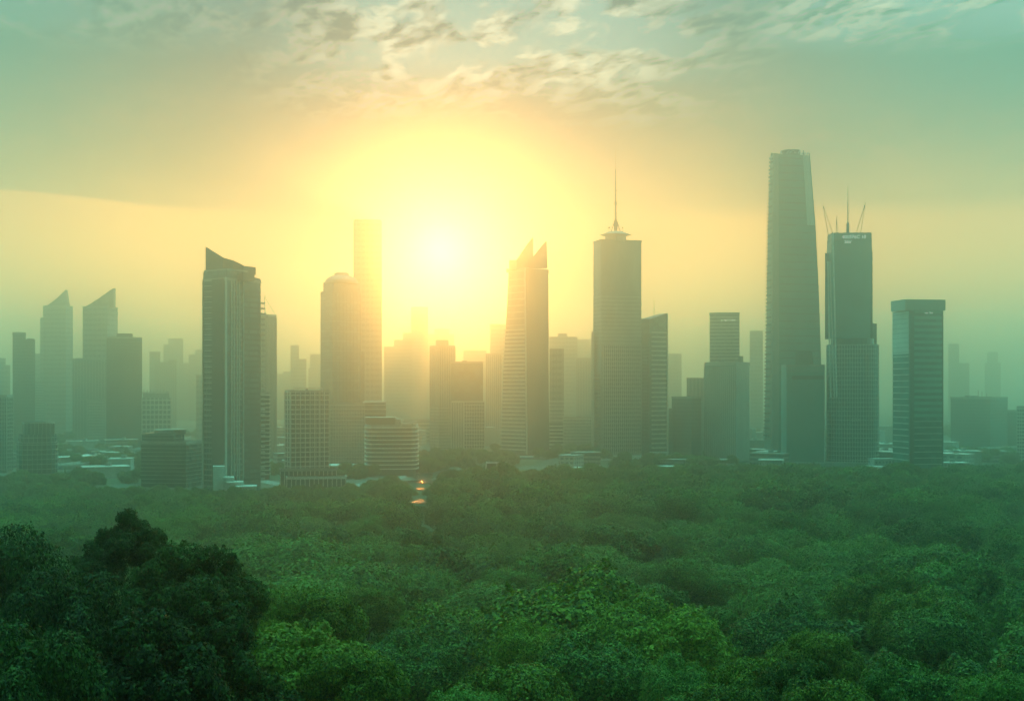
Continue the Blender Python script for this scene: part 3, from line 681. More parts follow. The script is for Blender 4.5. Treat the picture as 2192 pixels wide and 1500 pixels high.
# 12 sign tower with cranes
def sign_tower():
    D = 1150; up = foot2(1770, 1779, 1867, D, a=78)
    t = Thing('skyscraper', 'teal glass tower with white lettering, roof mast and two stay cranes', 'skyscraper', cen(up))
    zt, zm = Z(498, D), Z(724, D)
    lv = [(724, 1771, 1781, 1863), (640, 1770, 1779, 1865), (560, 1769, 1779, 1867), (498, 1771, 1781, 1866)]
    rings = [[(*p, Z(y, D)) for p in foot2(a, b, c, D, a=78)] for y, a, b, c in lv]
    t.part('wall', MB().loft(rings), GL_S)
    f = Vector(rings[-1][1]); 
    for (xa, xb, m, nme) in ((1772, 1772, CONC, 'edge_glint'), (1780, 1776, CONC, 'edge_glint'), (1785, 1783, WHITE, 'edge_glint')):
        t.part(nme, MB().tube((X(xa+6, D-2), D-2.2, Z(850, D)), (X(xb, D-2), D-2.2, Z(560 if xb != 1783 else 500, D)), .7), m)  # pale tubes stand in for light on the curved glass edge
    t.part('side_fin', MB().prism(foot(1766, 1773, D+6, 20), zm, Z(540, D)), GL_G); t.part('side_fin', MB().prism(foot(1862, 1868, D+6, 20), zm, Z(535, D)), GL_D)
    t.part('brow', MB().prism(grow(rings[-1] and [q[:2] for q in rings[-1]], .6), Z(514, D), Z(512.5, D)), CON3)
    uf = [q[:2] for q in rings[-1]]
    text(t, '401576C 10', uf, 1, .55, 511, 7.2, D, out=.8); text(t, "26b'", uf, 1, .40, 521, 6.6, D, out=.8)
    # lower rounded half
    lo = oval(1770, 1880, D-6, 52, 32, 3.0); z1 = Z(737, D)
    t.part('lower_wall', MB().prism(lo, -.5, z1), GL_D)
    slabs(t, lo, 8, z1, 4.1, .45, .5, CONC)
    mb = MB()
    for i in range(16, 32):
        for q in (0, .5):
            p = Vector(lo[i]).lerp(Vector(lo[(i+1) % 32]), q); mb.tube((p.x, p.y, 4), (p.x, p.y, z1), .28, n=4)
    t.part('mullions', mb, CONC)
    t.part('collar', MB().prism(grow(lo, -4), z1, Z(724, D)), GL_D)
    t.part('setback', MB().prism(foot(1866, 1877, D+16, 22), z1, Z(690, D)), GL_G)
    text(t, 'E2DL', [(X(1770, D-7), D-7.5), (X(1880, D-7), D-7.5), (0, 2000)], 0, .57, 901, 6.5, D, CONC)
    # roof gear
    x, y = X(1815, D+16), D+16
    m = t.part('mast', MB().lathe((x, y), [(1.5, zt-1), (1.5, Z(475, D)), (.6, Z(470, D)), (.45, Z(430, D)), (.3, Z(425, D)), (.18, Z(392, D))], 8), DMETAL)
    for (b0, b1, tx, ty, nm) in ((1779, 1790, 1768, 437, 'stay_crane'), (1838, 1848, 1859, 431, 'stay_crane'), (1796, 1799, 1797, 461, 'roof_aerial')):
        a = (X(b0, D), D+10, zt-1); b = (X(b1, D), D+10, zt-1); c = (X(tx, D), D+10, Z(ty, D))
        t.part(nm, MB().tube(a, c, .28).tube(b, c, .22), DMETAL)
    for px in (1773, 1880): pass
    t.part('podium', MB().prism(foot(1766, 1884, D-12, 10), -.5, Z(990, D-12)), CON2)
sign_tower()
# 13 capped right tower
def hat_tower():
    D = 1030; poly = foot2(1911, 1946, 2018, D, a=62); t = tower('louvred tower with an overhanging flat hat, at the right of the skyline', D, poly, 664, GL_T, 'skyscraper', 'skyscraper', roof=False)
    cap = foot2(1907, 1938, 2024, D-4, a=62); t.part('hat', MB().prism(cap, Z(664, D), Z(641, D)), TEALP)
    a, e, nn, W = face(poly, 1)
    t.part('corner_pier', MB().box((*(a-e*.2), 0), tuple(e*W*.13)+(0,), tuple(nn*1.2)+(0,), (0, 0, t.zt-.5)), CON3)
    z = 8; k = 0
    offs = [(0, 0, 6+5.1*k) for k in range(27)]
    t.row('louvre', MB().box((*(a+e*W*.15), offs[0][2]), tuple(e*W*.82)+(0,), tuple(nn*.9)+(0,), (0, 0, .55)), CONC, offs[:9])
    t.row('window_band', MB().box((*(a+e*W*.15), offs[9][2]-1.2), tuple(e*W*.82)+(0,), tuple(nn*.7)+(0,), (0, 0, 2.6)), mat('green_glass', (.13, .36, .31), (.10, .28, .25), .25, .05), offs[9:])
    t.part('edge_rib', MB().box((*(a+e*W*.975), 0), tuple(e*W*.022)+(0,), tuple(nn*1.2)+(0,), (0, 0, t.zt-.4)), GL_D)
    a, e, nn, W = face(poly, 0); offs = [(0, 0, 4+5.1*k) for k in range(27) if 4+5.1*k < Z(760, D)]
    t.row('side_band', MB().box((*a, offs[0][2]), tuple(e*W*.97)+(0,), tuple(nn*.8)+(0,), (0, 0, .8)), CONC, offs)
    t.part('bright_panel', MB().box((*(a+e*.4), Z(757, D)), tuple(e*(W-.6))+(0,), tuple(nn*.5)+(0,), (0, 0, Z(666, D)-Z(757, D))), CONC)
    z = Z(754, D)
    for k in range(9): t.part('panel_line', MB().box((*(a+e*.4), z+k*4.0), tuple(e*(W-.6))+(0,), tuple(nn*.7)+(0,), (0, 0, .5)), CON2)
    text(t, '-on  bvi', poly, 1, .56, 671, 4.4, D, out=1.0)
hat_tower()
# 14 right-hand low blocks
def boxy_right():
    D = 1450; t = tower('broad dark box building at the right with small masts on its roof', D, foot2(2035, 2120, 2157, D, a=24), 852, FAC5, 'office_block', 'office block', rn=2)
    for px, py in ((2094, 835), (2102, 838), (2112, 843)): t.part('roof_mast', MB().tube((X(px, D+20), D+20, t.zt), (X(px, D+20), D+20, Z(py, D)), .25), DMETAL)
    t.part('plant_room', MB().prism(foot(2070, 2122, D+14, 10), t.zt, Z(849, D)), CON3)
boxy_right()
tower('small dark block beside the broad dark box at the right', 1500, foot(2153, 2180, 1500, 30), 880, FAC5, 'office_block', 'office block', rn=0)
t = tower('white gridded block cut off by the right edge', 1240, foot(2177, 2240, 1240, 20), 872, GL_D, 'apartment_block', 'apartment block', rn=1)
slabs(t, t.poly, 3, t.zt, 3.6, 1.2, .5, CONC); fins(t, t.poly, 0, 1, t.zt, 12, .7, .7, CONC)
def white_hall():
    D = 985; p = foot2(1846, 1900, 1912, D, a=20); t = Thing('white_hall', 'white low hall half sunk in trees at the foot of the lettered tower', 'hall', cen(p))
    t.part('wall', MB().prism(p, -.5, Z(1001, D)), WHITE); t.part('roof', MB().prism(grow(p, .9), Z(1001, D), Z(999.5, D)), ROOFM)
white_hall()
def pavilion():
    D = 860; a = foot(1034, 1094, D, 16); b = foot(1041, 1086, D+3, 12); zt = Z(992, D); z0 = -.5
    t = Thing('glass_pavilion', 'small white framed glass pavilion in the trees below the twin-finned tower', 'pavilion', cen(a))
    t.part('glazing', MB().prism(grow(b, -.5), z0, zt-.5), GL_G)
    t.part('roof', MB().prism(grow(b, .4), zt-.6, zt), GL_G)
    for i in range(4):
        t.part('frame_leg', MB().tube((*a[i], z0), (*b[i], zt), .5, n=4), WHITE); q = b[(i+1) % 4]
        t.part('roof_beam', MB().tube((*b[i], zt), (*q, zt), .45, n=4), WHITE)
    m = (Vector(b[0])+Vector(b[1]))/2; t.part('centre_post', MB().tube((m.x, m.y-.4, z0), (m.x, m.y-.4, zt), .4, n=4), WHITE)
pavilion()
def flat_canopy():
    D = 1010; z = Z(1001.5, D); t = Thing('flat_canopy', 'long flat white canopy roof in the trees left of the antenna tower', 'canopy', (X(1257, D), D, 0))
    pts = [(X(1224, D), D), (X(1233, D), D-6), (X(1268, D), D-6), (X(1268, D), D+6), (X(1230, D), D+6)]
    t.part('roof', MB().prism(pts, z, z+.8), WHITE)
    t.part('roof_end', MB().prism([(X(1270, D), D-6), (X(1288, D), D-6), (X(1288, D), D+6), (X(1270, D), D+6)], z, z+.8), CONC)
    t.part('fascia', MB().box((X(1233, D), D-6.3, z-1.6), (X(1288, D)-X(1233, D), 0, 0), (0, .25, 0), (0, 0, 2.6)), WHITE)
    for px in (1236, 1262, 1284): t.part('post', MB().tube((X(px, D), D, -.5), (X(px, D), D, z), .4), METAL)
flat_canopy()
# 15 left-hand group
def edge_apartment():
    D = 1090; poly = foot2(-30, 14, 27, D, a=20); t = tower('dark apartment block with a pale grid, cut off by the left edge', D, poly, 848, GL_D, 'apartment_block', 'apartment block', rn=1)
    slabs(t, poly, 3, t.zt, 3.5, .5, .5, CON2); fins(t, poly, 0, 2, t.zt, 9, .45, .6, CON2); fins(t, poly, 1, 2, t.zt, 3, .5, .6, CON2)
    windows(t, poly, 0, 6, t.zt-2, 12, 18, .5, .4, GL_D, .3, 1, .3)
edge_apartment()
def round_step():
    D = 985; t0 = oval(38, 121, D, 34, 28, 3.2); t = Thing('apartment_block', 'stepped dark building with curved pale floor bands, lower left', 'apartment block', cen(t0))
    for (x0, x1, ya, nm) in ((38, 121, 948, 'lower_wall'), (42, 119, 930, 'middle_wall'), (50, 115, 905, 'upper_wall')):
        p = oval(x0, x1, D+(x0-38)*.35, 34-(x0-38)*.6, 28, 3.2); t.part(nm, MB().prism(p, -.5, Z(ya, D)), GL_D)
        zz = {948: (6, Z(948, D)), 930: (Z(948, D), Z(930, D)), 905: (Z(905, D)-.6, Z(904, D)+1)}[ya]
        slabs(t, p, zz[0], zz[1]+.4, 3.9, .55, .6, CON2)
        mb = MB()
        for i in range(14, 28): q = p[i]; mb.tube((*q, 4), (*q, Z(ya, D)), .2, n=4)
        t.part('ribs', mb, CON2)
    p = foot(50, 98, D+8, 10); t.part('penthouse', MB().prism(p, Z(905, D), Z(903, D)), CON3); t.part('wing', MB().prism(foot(98, 115, D+10, 10), 0, Z(909, D)), CON3)
round_step()
def layered_mass():
    D = 930; p = foot2(302, 398, 432, D, a=26); t = tower('wide dark terraced block with many thin floor lines, left of the slanted dark tower', D, p, 948, GL_D, 'office_block', 'office block', rn=0)
    slabs(t, p, 3, t.zt, 2.9, .4, .5, CON2)
    q = foot2(304, 372, 394, D+8, a=24); z = Z(928, D); t.part('upper_floor', MB().prism(q, t.zt-1, z), GL_D); slabs(t, q, t.zt, z, 2.9, .4, .5, CON2)
    q = foot(330, 398, D+14, 14); t.part('roof_deck', MB().prism(q, Z(928, D)-1, Z(921, D)), CON2); t.part('roof_sheet', MB().prism(foot(372, 397, D+12, 8), Z(921, D), Z(920, D)), ROOFM)
layered_mass()
def white_grid_left():
    D = 1430; p = foot(304, 366, D, 26); t = tower('pale gridded hotel block behind the wide terraced block', D, p, 852, GL_G, 'apartment_block', 'apartment block', roof=False)
    slabs(t, p, 4, t.zt, 5.6, 1.8, .6, CONC); fins(t, p, 0, 2, t.zt, 7, 1.3, .8, CONC)
    q = foot(306, 362, D+4, 20); t.part('penthouse', MB().prism(q, t.zt, Z(842, D)), CON2)
    t.part('roof_edge', MB().prism(grow(q, 1), Z(842, D), Z(839, D)), CONC)
    for k in range(8): t.part('roof_post', MB().tube((X(308+7*k, D+6), D+6, Z(840, D)), (X(308+7*k, D+6), D+6, Z(834, D)), .3), METAL)
white_grid_left()
def lined_left():
    D = 1560; p = foot(228, 304, D, 36); t = tower('dark flat tower with fine floor lines and a raised centre, among the left towers', D, p, 723, CON3, rn=0)
    slabs(t, p, 10, t.zt-4, 4.4, .55, .4, GL_G, 'floor_line')
    t.part('raised_centre', MB().prism(foot(250, 284, D+6, 18), t.zt-1, Z(713, D)), CON3)
lined_left()
def wedge(label, D, x0, xc, x1, yt, pk, m, extra=None):
    p = foot2(x0, xc, x1, D, a=28); t = tower(label, D, p, yt, m, 'skyscraper', 'skyscraper', rn=0)
    f = [(X(px, D+6), D+6, Z(py, D)) for px, py in pk]
    t.part('blade', MB().loft([f, [(x, y+10, z) for x, y, z in f]]), GL_G); return t
t = wedge('tower with a triangular blade crown, second skyscraper from the left edge', 1800, 177, 229, 252, 657, [(178, 658), (196, 648), (225, 628), (243, 615), (243, 658)], FAC4)
t = wedge('hazy tower with a concave pointed crown near the left edge', 2050, 92, 141, 156, 655, [(97, 656), (112, 645), (128, 632), (140, 619), (146, 656)], FAC4)
t.part('side_step', MB().prism(foot(86, 94, 2050, 20), -.5, Z(680, 2050)), FAC4)
t = tower('dark slim tower with a stepped top near the left edge', 1480, foot(27, 55, 1480, 30), 713, FAC5, rn=0)
t.part('lower_step', MB().prism(foot(55, 75, 1480, 30), -.5, Z(726, 1480)), FAC5); t.part('roof_bump', MB().prism(foot(58, 72, 1490, 10), Z(726, 1480), Z(724, 1480)), CON3)
t = tower('small banded block at the foot of the dark slim stepped tower', 1900, foot(60, 94, 1900, 26), 817, FAC1, 'office_block', 'office block', rn=0)
t = tower('pale small gridded block against the dark flat tower', 1640, foot(187, 227, 1640, 22), 856, FAC3, 'apartment_block', 'apartment block', rn=1)
t = tower('faint ribbed block between the blade-crowned tower and the dark flat tower', 1750, foot(155, 229, 1750, 30), 769, FAC2, 'office_block', 'office block', rn=0)
t.part('roof_step', MB().prism(foot(162, 186, 1760, 16), t.zt, Z(766, 1750)), FAC2)
# 16 hazy background buildings
def far(label, D, blocks, m=None, name='distant_tower', cat='tower', mast=None):
    x0, x1, y = blocks[0]; p = foot(x0, x1, D, 34); t = Thing(name, label, cat, cen(p)); m = m or FAC4
    t.part('wall', MB().prism(p, -.5, Z(y, D)), m); roofkit(t, p, Z(y, D), n=1)
    for k, (a, b, yy) in enumerate(blocks[1:]): t.part('step' if yy > y or True else 'cap', MB().prism(foot(a, b, D+4+k*3, 26), 0, Z(yy, D)), m)
    if mast: t.part('mast', MB().tube((X(mast[0], D), D+10, Z(y, D)-4), (X(mast[0], D), D+10, Z(mast[1], D)), .5), METAL)
far('hazy block cut off by the left edge behind the gridded apartments', 1950, [(-20, 12, 768), (10, 22, 781)])
far('hazy stepped pair of blocks right of the dark slim stepped tower', 2200, [(74, 98, 758), (96, 119, 776)])
far('hazy plain block below the concave pointed tower', 2300, [(121, 148, 785)])
far('faint thin tower of the group left of the slanted dark tower', 2500, [(320, 343, 754)], FAC2)
far('faint ribbed tower with a sloping top in that left background group', 2350, [(332, 361, 776), (360, 378, 770)], FAC2)
far('faint paired tower rising highest in the left background group', 2900, [(350, 376, 738), (360, 392, 724)])
far('very faint low slab behind the gridded hotel block', 3000, [(374, 412, 778)])
far('very faint stepped tower touching the slanted dark tower', 2800, [(404, 422, 760), (418, 436, 748)])
far('dull green narrow block touching the left side of the slanted dark tower', 1700, [(420, 440, 804)])
far('hazy low block right of the pale ribbed slab', 2900, [(592, 624, 801), (606, 640, 795)])
far('faint slim tower with a stepped right side between slab and domed tower', 2500, [(622, 640, 740), (639, 656, 768)], mast=(634, 732))
far('faint tower just left of the domed tower', 2900, [(664, 688, 759), (660, 690, 788)])
far('faint block with sloping shoulder right of the pale tall slab', 2500, [(822, 851, 743), (843, 882, 727)])
far('faint square tower directly below the sun', 2700, [(880, 916, 658), (862, 884, 712)])
far('very faint spired mass right below the sun', 3200, [(915, 972, 716), (930, 962, 704)], mast=(944, 690))
far('faint low slab between the flat-topped tower and the twin-finned tower', 2900, [(992, 1041, 751)])
far('faint slim tower with a notched top left of the twin-finned tower', 2300, [(1049, 1082, 695), (1049, 1066, 693)])
far('faint broad tower right of the twin-finned tower', 2300, [(1176, 1236, 722), (1194, 1214, 713)])
far('faint block behind the dotted lattice block', 2000, [(1233, 1272, 767)], FAC2)
far('very faint slab between broad faint tower and antenna tower', 2900, [(1234, 1270, 727)])
far('faint block right of the banded slanted tower', 2600, [(1430, 1459, 758)])
far('faint slim tower left of the tallest tower', 2300, [(1605, 1633, 709)])
far('faint domed tower in the right background', 2900, [(2030, 2053, 737), (2050, 2075, 777)], mast=(2041, 730))
far('very faint spired tower in the far right haze', 3300, [(2113, 2136, 754), (2108, 2142, 776)], mast=(2124, 744))
# ------------------------------------------------------------ terrain
rng = np.random.default_rng(11)
def ground_z(x, y):
    r = math.hypot(x, y)
    ks = [(0, 55), (40, 46), (80, 40), (110, 35), (150, 31), (200, 27.5), (300, 20), (420, 12.5), (560, 5), (720, .5), (800, 0), (99999, 0)]
    for (a, b), (c, d) in zip(ks, ks[1:]):
        if r <= c: z = b+(d-b)*(r-a)/(c-a); break
    k = max(0, 1-r/760)
    return z + k*(3.2*math.sin(x*.021+1.3)*math.cos(y*.017)+2.0*math.sin(x*.047+y*.03))
def make_ground():
    xs = np.concatenate([[-8900, -5000, -2500, -1300], np.linspace(-700, 700, 71), [1300, 2500, 5000, 8900]])
    ys = np.concatenate([[-1400, -600, -200], np.linspace(-60, 900, 65), [1100, 1500, 2400, 4500, 8000, 11900]])
    v = [(float(x), float(y), ground_z(float(x), max(float(y), -20)) if y > -300 else ground_z(float(x), 0)*.9) for y in ys for x in xs]
    n = len(xs); f = [(j*n+i, j*n+i+1, (j+1)*n+i+1, (j+1)*n+i) for j in range(len(ys)-1) for i in range(n-1)]
    me = bpy.data.meshes.new('ground'); me.from_pydata(v, [], f)
    for p in me.polygons: p.use_smooth = True
    m = bpy.data.materials.new('ground'); m.use_nodes = True; nt = m.node_tree; E.nt = nt; b = nt.nodes['Principled BSDF']
    g = nt.nodes.new('ShaderNodeNewGeometry'); pos = E(g.outputs['Position'])
    n1 = noise(pos, .012, 6, .6); n2 = noise(pos, .08, 5, .65)
    grass = lerp(n2, (.012, .035, .010), (.035, .075, .020))
    town = lerp(n2, (.05, .07, .05), (.14, .15, .12))
    sp = nt.nodes.new('ShaderNodeSeparateXYZ'); nt.links.new(pos.v, sp.inputs[0])
    col = lerp(smooth(n1, .46, .58)*smooth(E(sp.outputs[1]), 820, 1000), grass, town)
    nt.links.new(col.v, b.inputs['Base Color']); b.inputs['Roughness'].default_value = .95
    me.materials.append(m); o = bpy.data.objects.new('ground', me); COL.objects.link(o); o['kind'] = 'structure'
make_ground()
def strip(name, pts, w, z, m, th=0.0):
    """a road or river of width w along ground points (x, y)"""
    P_ = [Vector(p) for p in pts]; fine = []
    for i in range(len(P_)-1):
        a, b, c, d = P_[max(0, i-1)], P_[i], P_[i+1], P_[min(len(P_)-1, i+2)]
        for k in range(8):
            t = k/8; fine.append(.5*((2*b)+(c-a)*t+(2*a-5*b+4*c-d)*t*t+(3*b-a-3*c+d)*t**3))
    fine.append(P_[-1]); mb = MB(); L = []; R = []
    for i, p in enumerate(fine):
        d = (fine[min(i+1, len(fine)-1)]-fine[max(i-1, 0)]).normalized(); n = Vector((-d.y, d.x))*w/2
        L.append((p.x+n.x, p.y+n.y)); R.append((p.x-n.x, p.y-n.y))
    k = len(L); mb.v = [(*p, z) for p in L]+[(*p, z) for p in R]
    mb.f = [(i, k+i, k+i+1, i+1) for i in range(k-1)]
    if th:
        mb.v += [(*p, z-th) for p in L]+[(*p, z-th) for p in R]
        mb.f += [(2*k+i, 2*k+i+1, 3*k+i+1, 3*k+i) for i in range(k-1)]+[(i, i+1, 2*k+i+1, 2*k+i) for i in range(k-1)]+[(k+i, 3*k+i, 3*k+i+1, k+i+1) for i in range(k-1)]
    return mb, fine
ASPH = mat('asphalt', (.10, .105, .10), (.06, .065, .06), .55, .3)
PAVE = mat('pale_paving', (.34, .35, .31), (.22, .23, .20), .7, .3)
def road(name, pts, w, z, m=ASPH):
    mb, _ = strip(name, pts, w, z, m); o = bpy.data.objects.new(name, mb.mesh(name, m)); COL.objects.link(o); o['kind'] = 'structure'
road('road', [P(-60, 1010), P(120, 1030), P(230, 1080), P(330, 1300), P(420, 1700), P(520, 2600)], 16, .02)
road('road', [P(130, 1500), P(240, 1380), P(330, 1180), P(420, 1120), P(600, 1100), P(780, 1240), P(900, 1700)], 14, .03)
road('road', [P(1560, 2400), P(1615, 1700), P(1640, 1300), P(1700, 1130), P(1900, 1090), P(2250, 1120)], 14, .02)
road('road', [P(1990, 1100), P(2030, 1220), P(2060, 1500), P(2120, 2400)], 14, .03)
road('pavement', [P(560, 1000), P(640, 930), P(720, 925), P(800, 985), P(880, 1060)], 12, .04, PAVE)
road('pavement', [P(1180, 1090), P(1260, 1070), P(1330, 1110), P(1420, 1200)], 10, .04, PAVE)
def viaduct(label, pts, w, z, grp):
    mb, fine = strip('deck', pts, w, z, PAVE, 1.4); c = fine[len(fine)//2]
    t = Thing('viaduct', label, 'elevated road', (c.x, c.y, 0), grp)
    t.part('deck', mb, PAVE)
    for s in (-1, 1):
        pl = []
        for i, p in enumerate(fine):
            d = (fine[min(i+1, len(fine)-1)]-fine[max(i-1, 0)]).normalized(); pl.append((p.x-d.y*s*w/2, p.y+d.x*s*w/2))
        b = MB()
        for a, q in zip(pl, pl[1:]):
            e = Vector(q)-Vector(a); b.box((*a, z+.01), (e.x, e.y, 0), (-e.normalized().y*.3, e.normalized().x*.3, 0), (0, 0, 1.1))
        t.part('barrier', b, CONC)
    for p in fine[2::3]:
        t.part('pier', MB().tube((p.x, p.y, -.5), (p.x, p.y, z-1.3), 1.0), CON2)
viaduct('pale elevated road curving through the haze, left of the wide terraced block', [P(60, 1040), P(140, 1060), P(200, 1110), P(250, 1150), P(305, 1160), P(380, 1400)], 12, 9, None)
viaduct('second elevated road further back at the left, under the dark flat tower', [P(120, 1320), P(190, 1350), P(260, 1330), P(330, 1400), P(400, 1700)], 12, 8, None)
viaduct('elevated road crossing the gap left of the louvred tower with the flat hat', [P(1560, 1500), P(1620, 1450), P(1760, 1400), P(1900, 1350), P(2040, 1330), P(2230, 1400)], 12, 9, None)
# ponds that catch the low sun
def pond(name, cx, cy, pts, sx, sy, seed):
    r = random.Random(seed); n = 40; ph = [r.uniform(0, 6.28) for _ in range(4)]
    ring = []
    for i in range(n):
        a = 2*math.pi*i/n; k = 1+.22*math.sin(2*a+ph[0])+.14*math.sin(3*a+ph[1])+.08*math.sin(5*a+ph[2])
        ring.append((cx+sx*k*math.cos(a), cy+sy*k*math.sin(a)))
    zz = pts; me = bpy.data.meshes.new(name); me.from_pydata([(*p, zz) for p in ring], [], [tuple(range(n))]); me.materials.append(WATER)
    o = bpy.data.objects.new(name, me); COL.objects.link(o); o['kind'] = 'structure'
def water_mat():
    m = bpy.data.materials.new('water'); m.use_nodes = True; nt = m.node_tree; E.nt = nt; b = nt.nodes['Principled BSDF']
    g = nt.nodes.new('ShaderNodeNewGeometry')
    b.inputs['Base Color'].default_value = (.02, .05, .045, 1); b.inputs['Roughness'].default_value = .12; b.inputs['IOR'].default_value = 1.33
    bp = nt.nodes.new('ShaderNodeBump'); bp.inputs['Strength'].default_value = .35; bp.inputs['Distance'].default_value = .3
    nt.links.new(noise(E(g.outputs['Position']), 1.2, 4, .6).v, bp.inputs['Height']); nt.links.new(bp.outputs[0], b.inputs['Normal'])
    return m
WATER = water_mat()
PONDS = [(902, 1019, 12, 30, 5), (908, 1031, 17, 12, 12), (896, 1029, 9, 10, 2), (911, 1046, 6, 12, 8), (899, 1074, 5, 12, 3), (904, 1070, 3, 8, 7), (255, 1052, 20, 16, 9), (1245, 1006, 10, 8, 2)]
PW = []
for px, py, sx, sy, sd in PONDS:
    D = 75/((py-HZ)/FPX)
    for _ in range(6): D = (75-ground_z(X(px, D), D)-.6)/((py-HZ)/FPX)
    zz = ground_z(X(px, D), D)+.8; PW.append((X(px, D), D, sx, sy)); pond('water', X(px, D), D, zz, sx, sy, sd)

# ------------------------------------------------------------ foliage
def leaf_mat(name, ca, cb, trans=.22):
    m = bpy.data.materials.new(name); m.use_nodes = True; nt = m.node_tree; E.nt = nt
    b = nt.nodes['Principled BSDF']; out = nt.nodes['Material Output']
    at = nt.nodes.new('ShaderNodeAttribute'); at.attribute_name = 'leaf'
    oi = nt.nodes.new('ShaderNodeObjectInfo'); f = E(at.outputs['Fac'])*.75 + E(oi.outputs['Random'])*.34 - .03
    g = nt.nodes.new('ShaderNodeNewGeometry')
    f = f + (noise(E(g.outputs['Position']), .035, 3, .5) - .5)*.7
    col = lerp(smooth(f, .1, .95), ca, cb)
    nt.links.new(col.v, b.inputs['Base Color']); b.inputs['Roughness'].default_value = .55; b.inputs['Specular IOR Level'].default_value = .10
    tr = nt.nodes.new('ShaderNodeBsdfTranslucent')
    nt.links.new(addc(col, (1.1, 1.25, .55), 1.0, 'MULTIPLY').v, tr.inputs[0])
    mx = nt.nodes.new('ShaderNodeMixShader'); mx.inputs[0].default_value = trans
    nt.links.new(b.outputs[0], mx.inputs[1]); nt.links.new(tr.outputs[0], mx.inputs[2]); nt.links.new(mx.outputs[0], out.inputs[0])
    return m
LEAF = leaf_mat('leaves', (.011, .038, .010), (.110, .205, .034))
LEAF_SHADE = leaf_mat('shade_leaves', (.003, .014, .003), (.040, .085, .010), .15)
LEAFM = leaf_mat('yellowish_leaves', (.014, .040, .008), (.135, .19, .020), .24)
LEAFB = leaf_mat('bright_leaves', (.024, .062, .010), (.19, .265, .028), .26)
BARK = mat('bark', (.055, .045, .032), (.03, .025, .02), .9, 2.0)
def crown_mesh(name, R, H, z0, lobes, leaves, size, seed, feather=0.0, lobe_r=.36, ragged=.10, spread=(.50, .92)):
    """leaf faces spread through overlapping clumps; R radius, H crown height, z0 base height"""
    g = np.random.default_rng(seed)
    n = lobes; i = np.arange(n)+.5; ph = i*2.39996+g.uniform(-.35, .35, n); ct = 1-1.45*i/n       # from top down past the equator
    st = np.sqrt(np.clip(1-ct*ct, 0, 1)); rad = g.uniform(*spread, n)
    c = np.stack([np.cos(ph)*st*rad*R, np.sin(ph)*st*rad*R, z0+H*.42+ct*rad*H*.56], 1)
    lr = R*lobe_r*g.uniform(.50, 1.35, n)*(1-.25*np.abs(ct))
    w = lr**2; k = g.choice(n, leaves, p=w/w.sum())
    d = g.normal(size=(leaves, 3)); d[:, 2] = d[:, 2]*.9+.25; d /= np.linalg.norm(d, axis=1)[:, None]
    # twig-sized bumps on every clump, and a share of leaves deeper in
    bump = 1+.10*np.sin(d[:, 0]*9+k)*np.sin(d[:, 1]*8+2*k)+.07*np.sin(d[:, 2]*14+k)+g.normal(size=leaves)*.045
    depth = np.where(g.random(leaves) < .22, g.uniform(.45, .9, leaves), 1.0)
    p = c[k]+d*(lr[k]*bump*depth)[:, None]*np.array([1, 1, .86])
    if feather: p[:, 2] += np.abs(g.normal(size=leaves))*feather*(d[:, 2] > .1)
    # ragged sprigs that stick out of the clumps
    m_ = int(leaves*ragged); M = max(20, lobes*7); ks = g.integers(0, n, M); ds = g.normal(size=(M, 3)); ds[:, 2] = np.abs(ds[:, 2])*.8; ds /= np.linalg.norm(ds, axis=1)[:, None]
    si = g.integers(0, M, m_); tt = g.random(m_)
    p[:m_] = c[ks[si]]+ds[si]*(lr[ks[si]]*(.9+tt*.5*g.uniform(.3, 1, M)[si]))[:, None]+g.normal(size=(m_, 3))*(.035*R*(1.1-tt))[:, None]
    d[:m_] = ds[si]; k[:m_] = ks[si]
    # drop leaves buried inside other clumps
    keep = np.ones(leaves, bool)
    for q in range(n):
        dd = np.linalg.norm((p-c[q])/np.array([1, 1, .86]), axis=1); keep &= ~((dd < lr[q]*.60) & (k != q))
    p, d = p[keep], d[keep]; m = len(p)
    nrm = d*1.5+g.normal(size=(m, 3))*.55+np.array([0, 0, .25]); nrm /= np.linalg.norm(nrm, axis=1)[:, None]
    t = np.cross(nrm, g.normal(size=(m, 3))); 
    if feather: t = t*.5+np.array([0, 0, 1.2])
    t -= nrm*(t*nrm).sum(1)[:, None]; t /= np.linalg.norm(t, axis=1)[:, None]; b = np.cross(nrm, t)
    s = size*g.uniform(.6, 1.3, m)[:, None]; wd = .5 if not feather else .28
    V = np.stack([p-t*s*.6, p+b*s*wd+nrm*s*.12, p+t*s*.6, p-b*s*wd+nrm*s*.12], 1).reshape(-1, 3)
    me = bpy.data.meshes.new(name); me.vertices.add(len(V)); me.vertices.foreach_set('co', V.ravel().astype(np.float32))
    me.loops.add(4*m); me.loops.foreach_set('vertex_index', np.arange(4*m, dtype=np.int32))
    me.polygons.add(m); me.polygons.foreach_set('loop_start', np.arange(0, 4*m, 4, dtype=np.int32)); me.polygons.foreach_set('loop_total', np.full(m, 4, np.int32))
    a = me.attributes.new('leaf', 'FLOAT', 'POINT'); a.data.foreach_set('value', np.repeat(g.random(m), 4).astype(np.float32))
    me.update(); me.materials.append(LEAF); return me
def trunk_mesh(name, R, H, z0, seed):
    r = random.Random(seed); mb = MB()
    mb.tube((0, 0, -2), (0, 0, z0*.8), R*.075, R*.055, 8); mb.tube((0, 0, z0*.8), (R*.05, 0, z0+H*.55), R*.055, R*.02, 7)
    for k in range(6):
        a = k*1.05+r.uniform(-.3, .3); z = z0*.6+k*.1*H
        mb.tube((0, 0, z), (R*.55*math.cos(a), R*.55*math.sin(a), z+H*r.uniform(.22, .4)), R*.03, R*.01, 5)
    return mb.mesh(name, BARK)
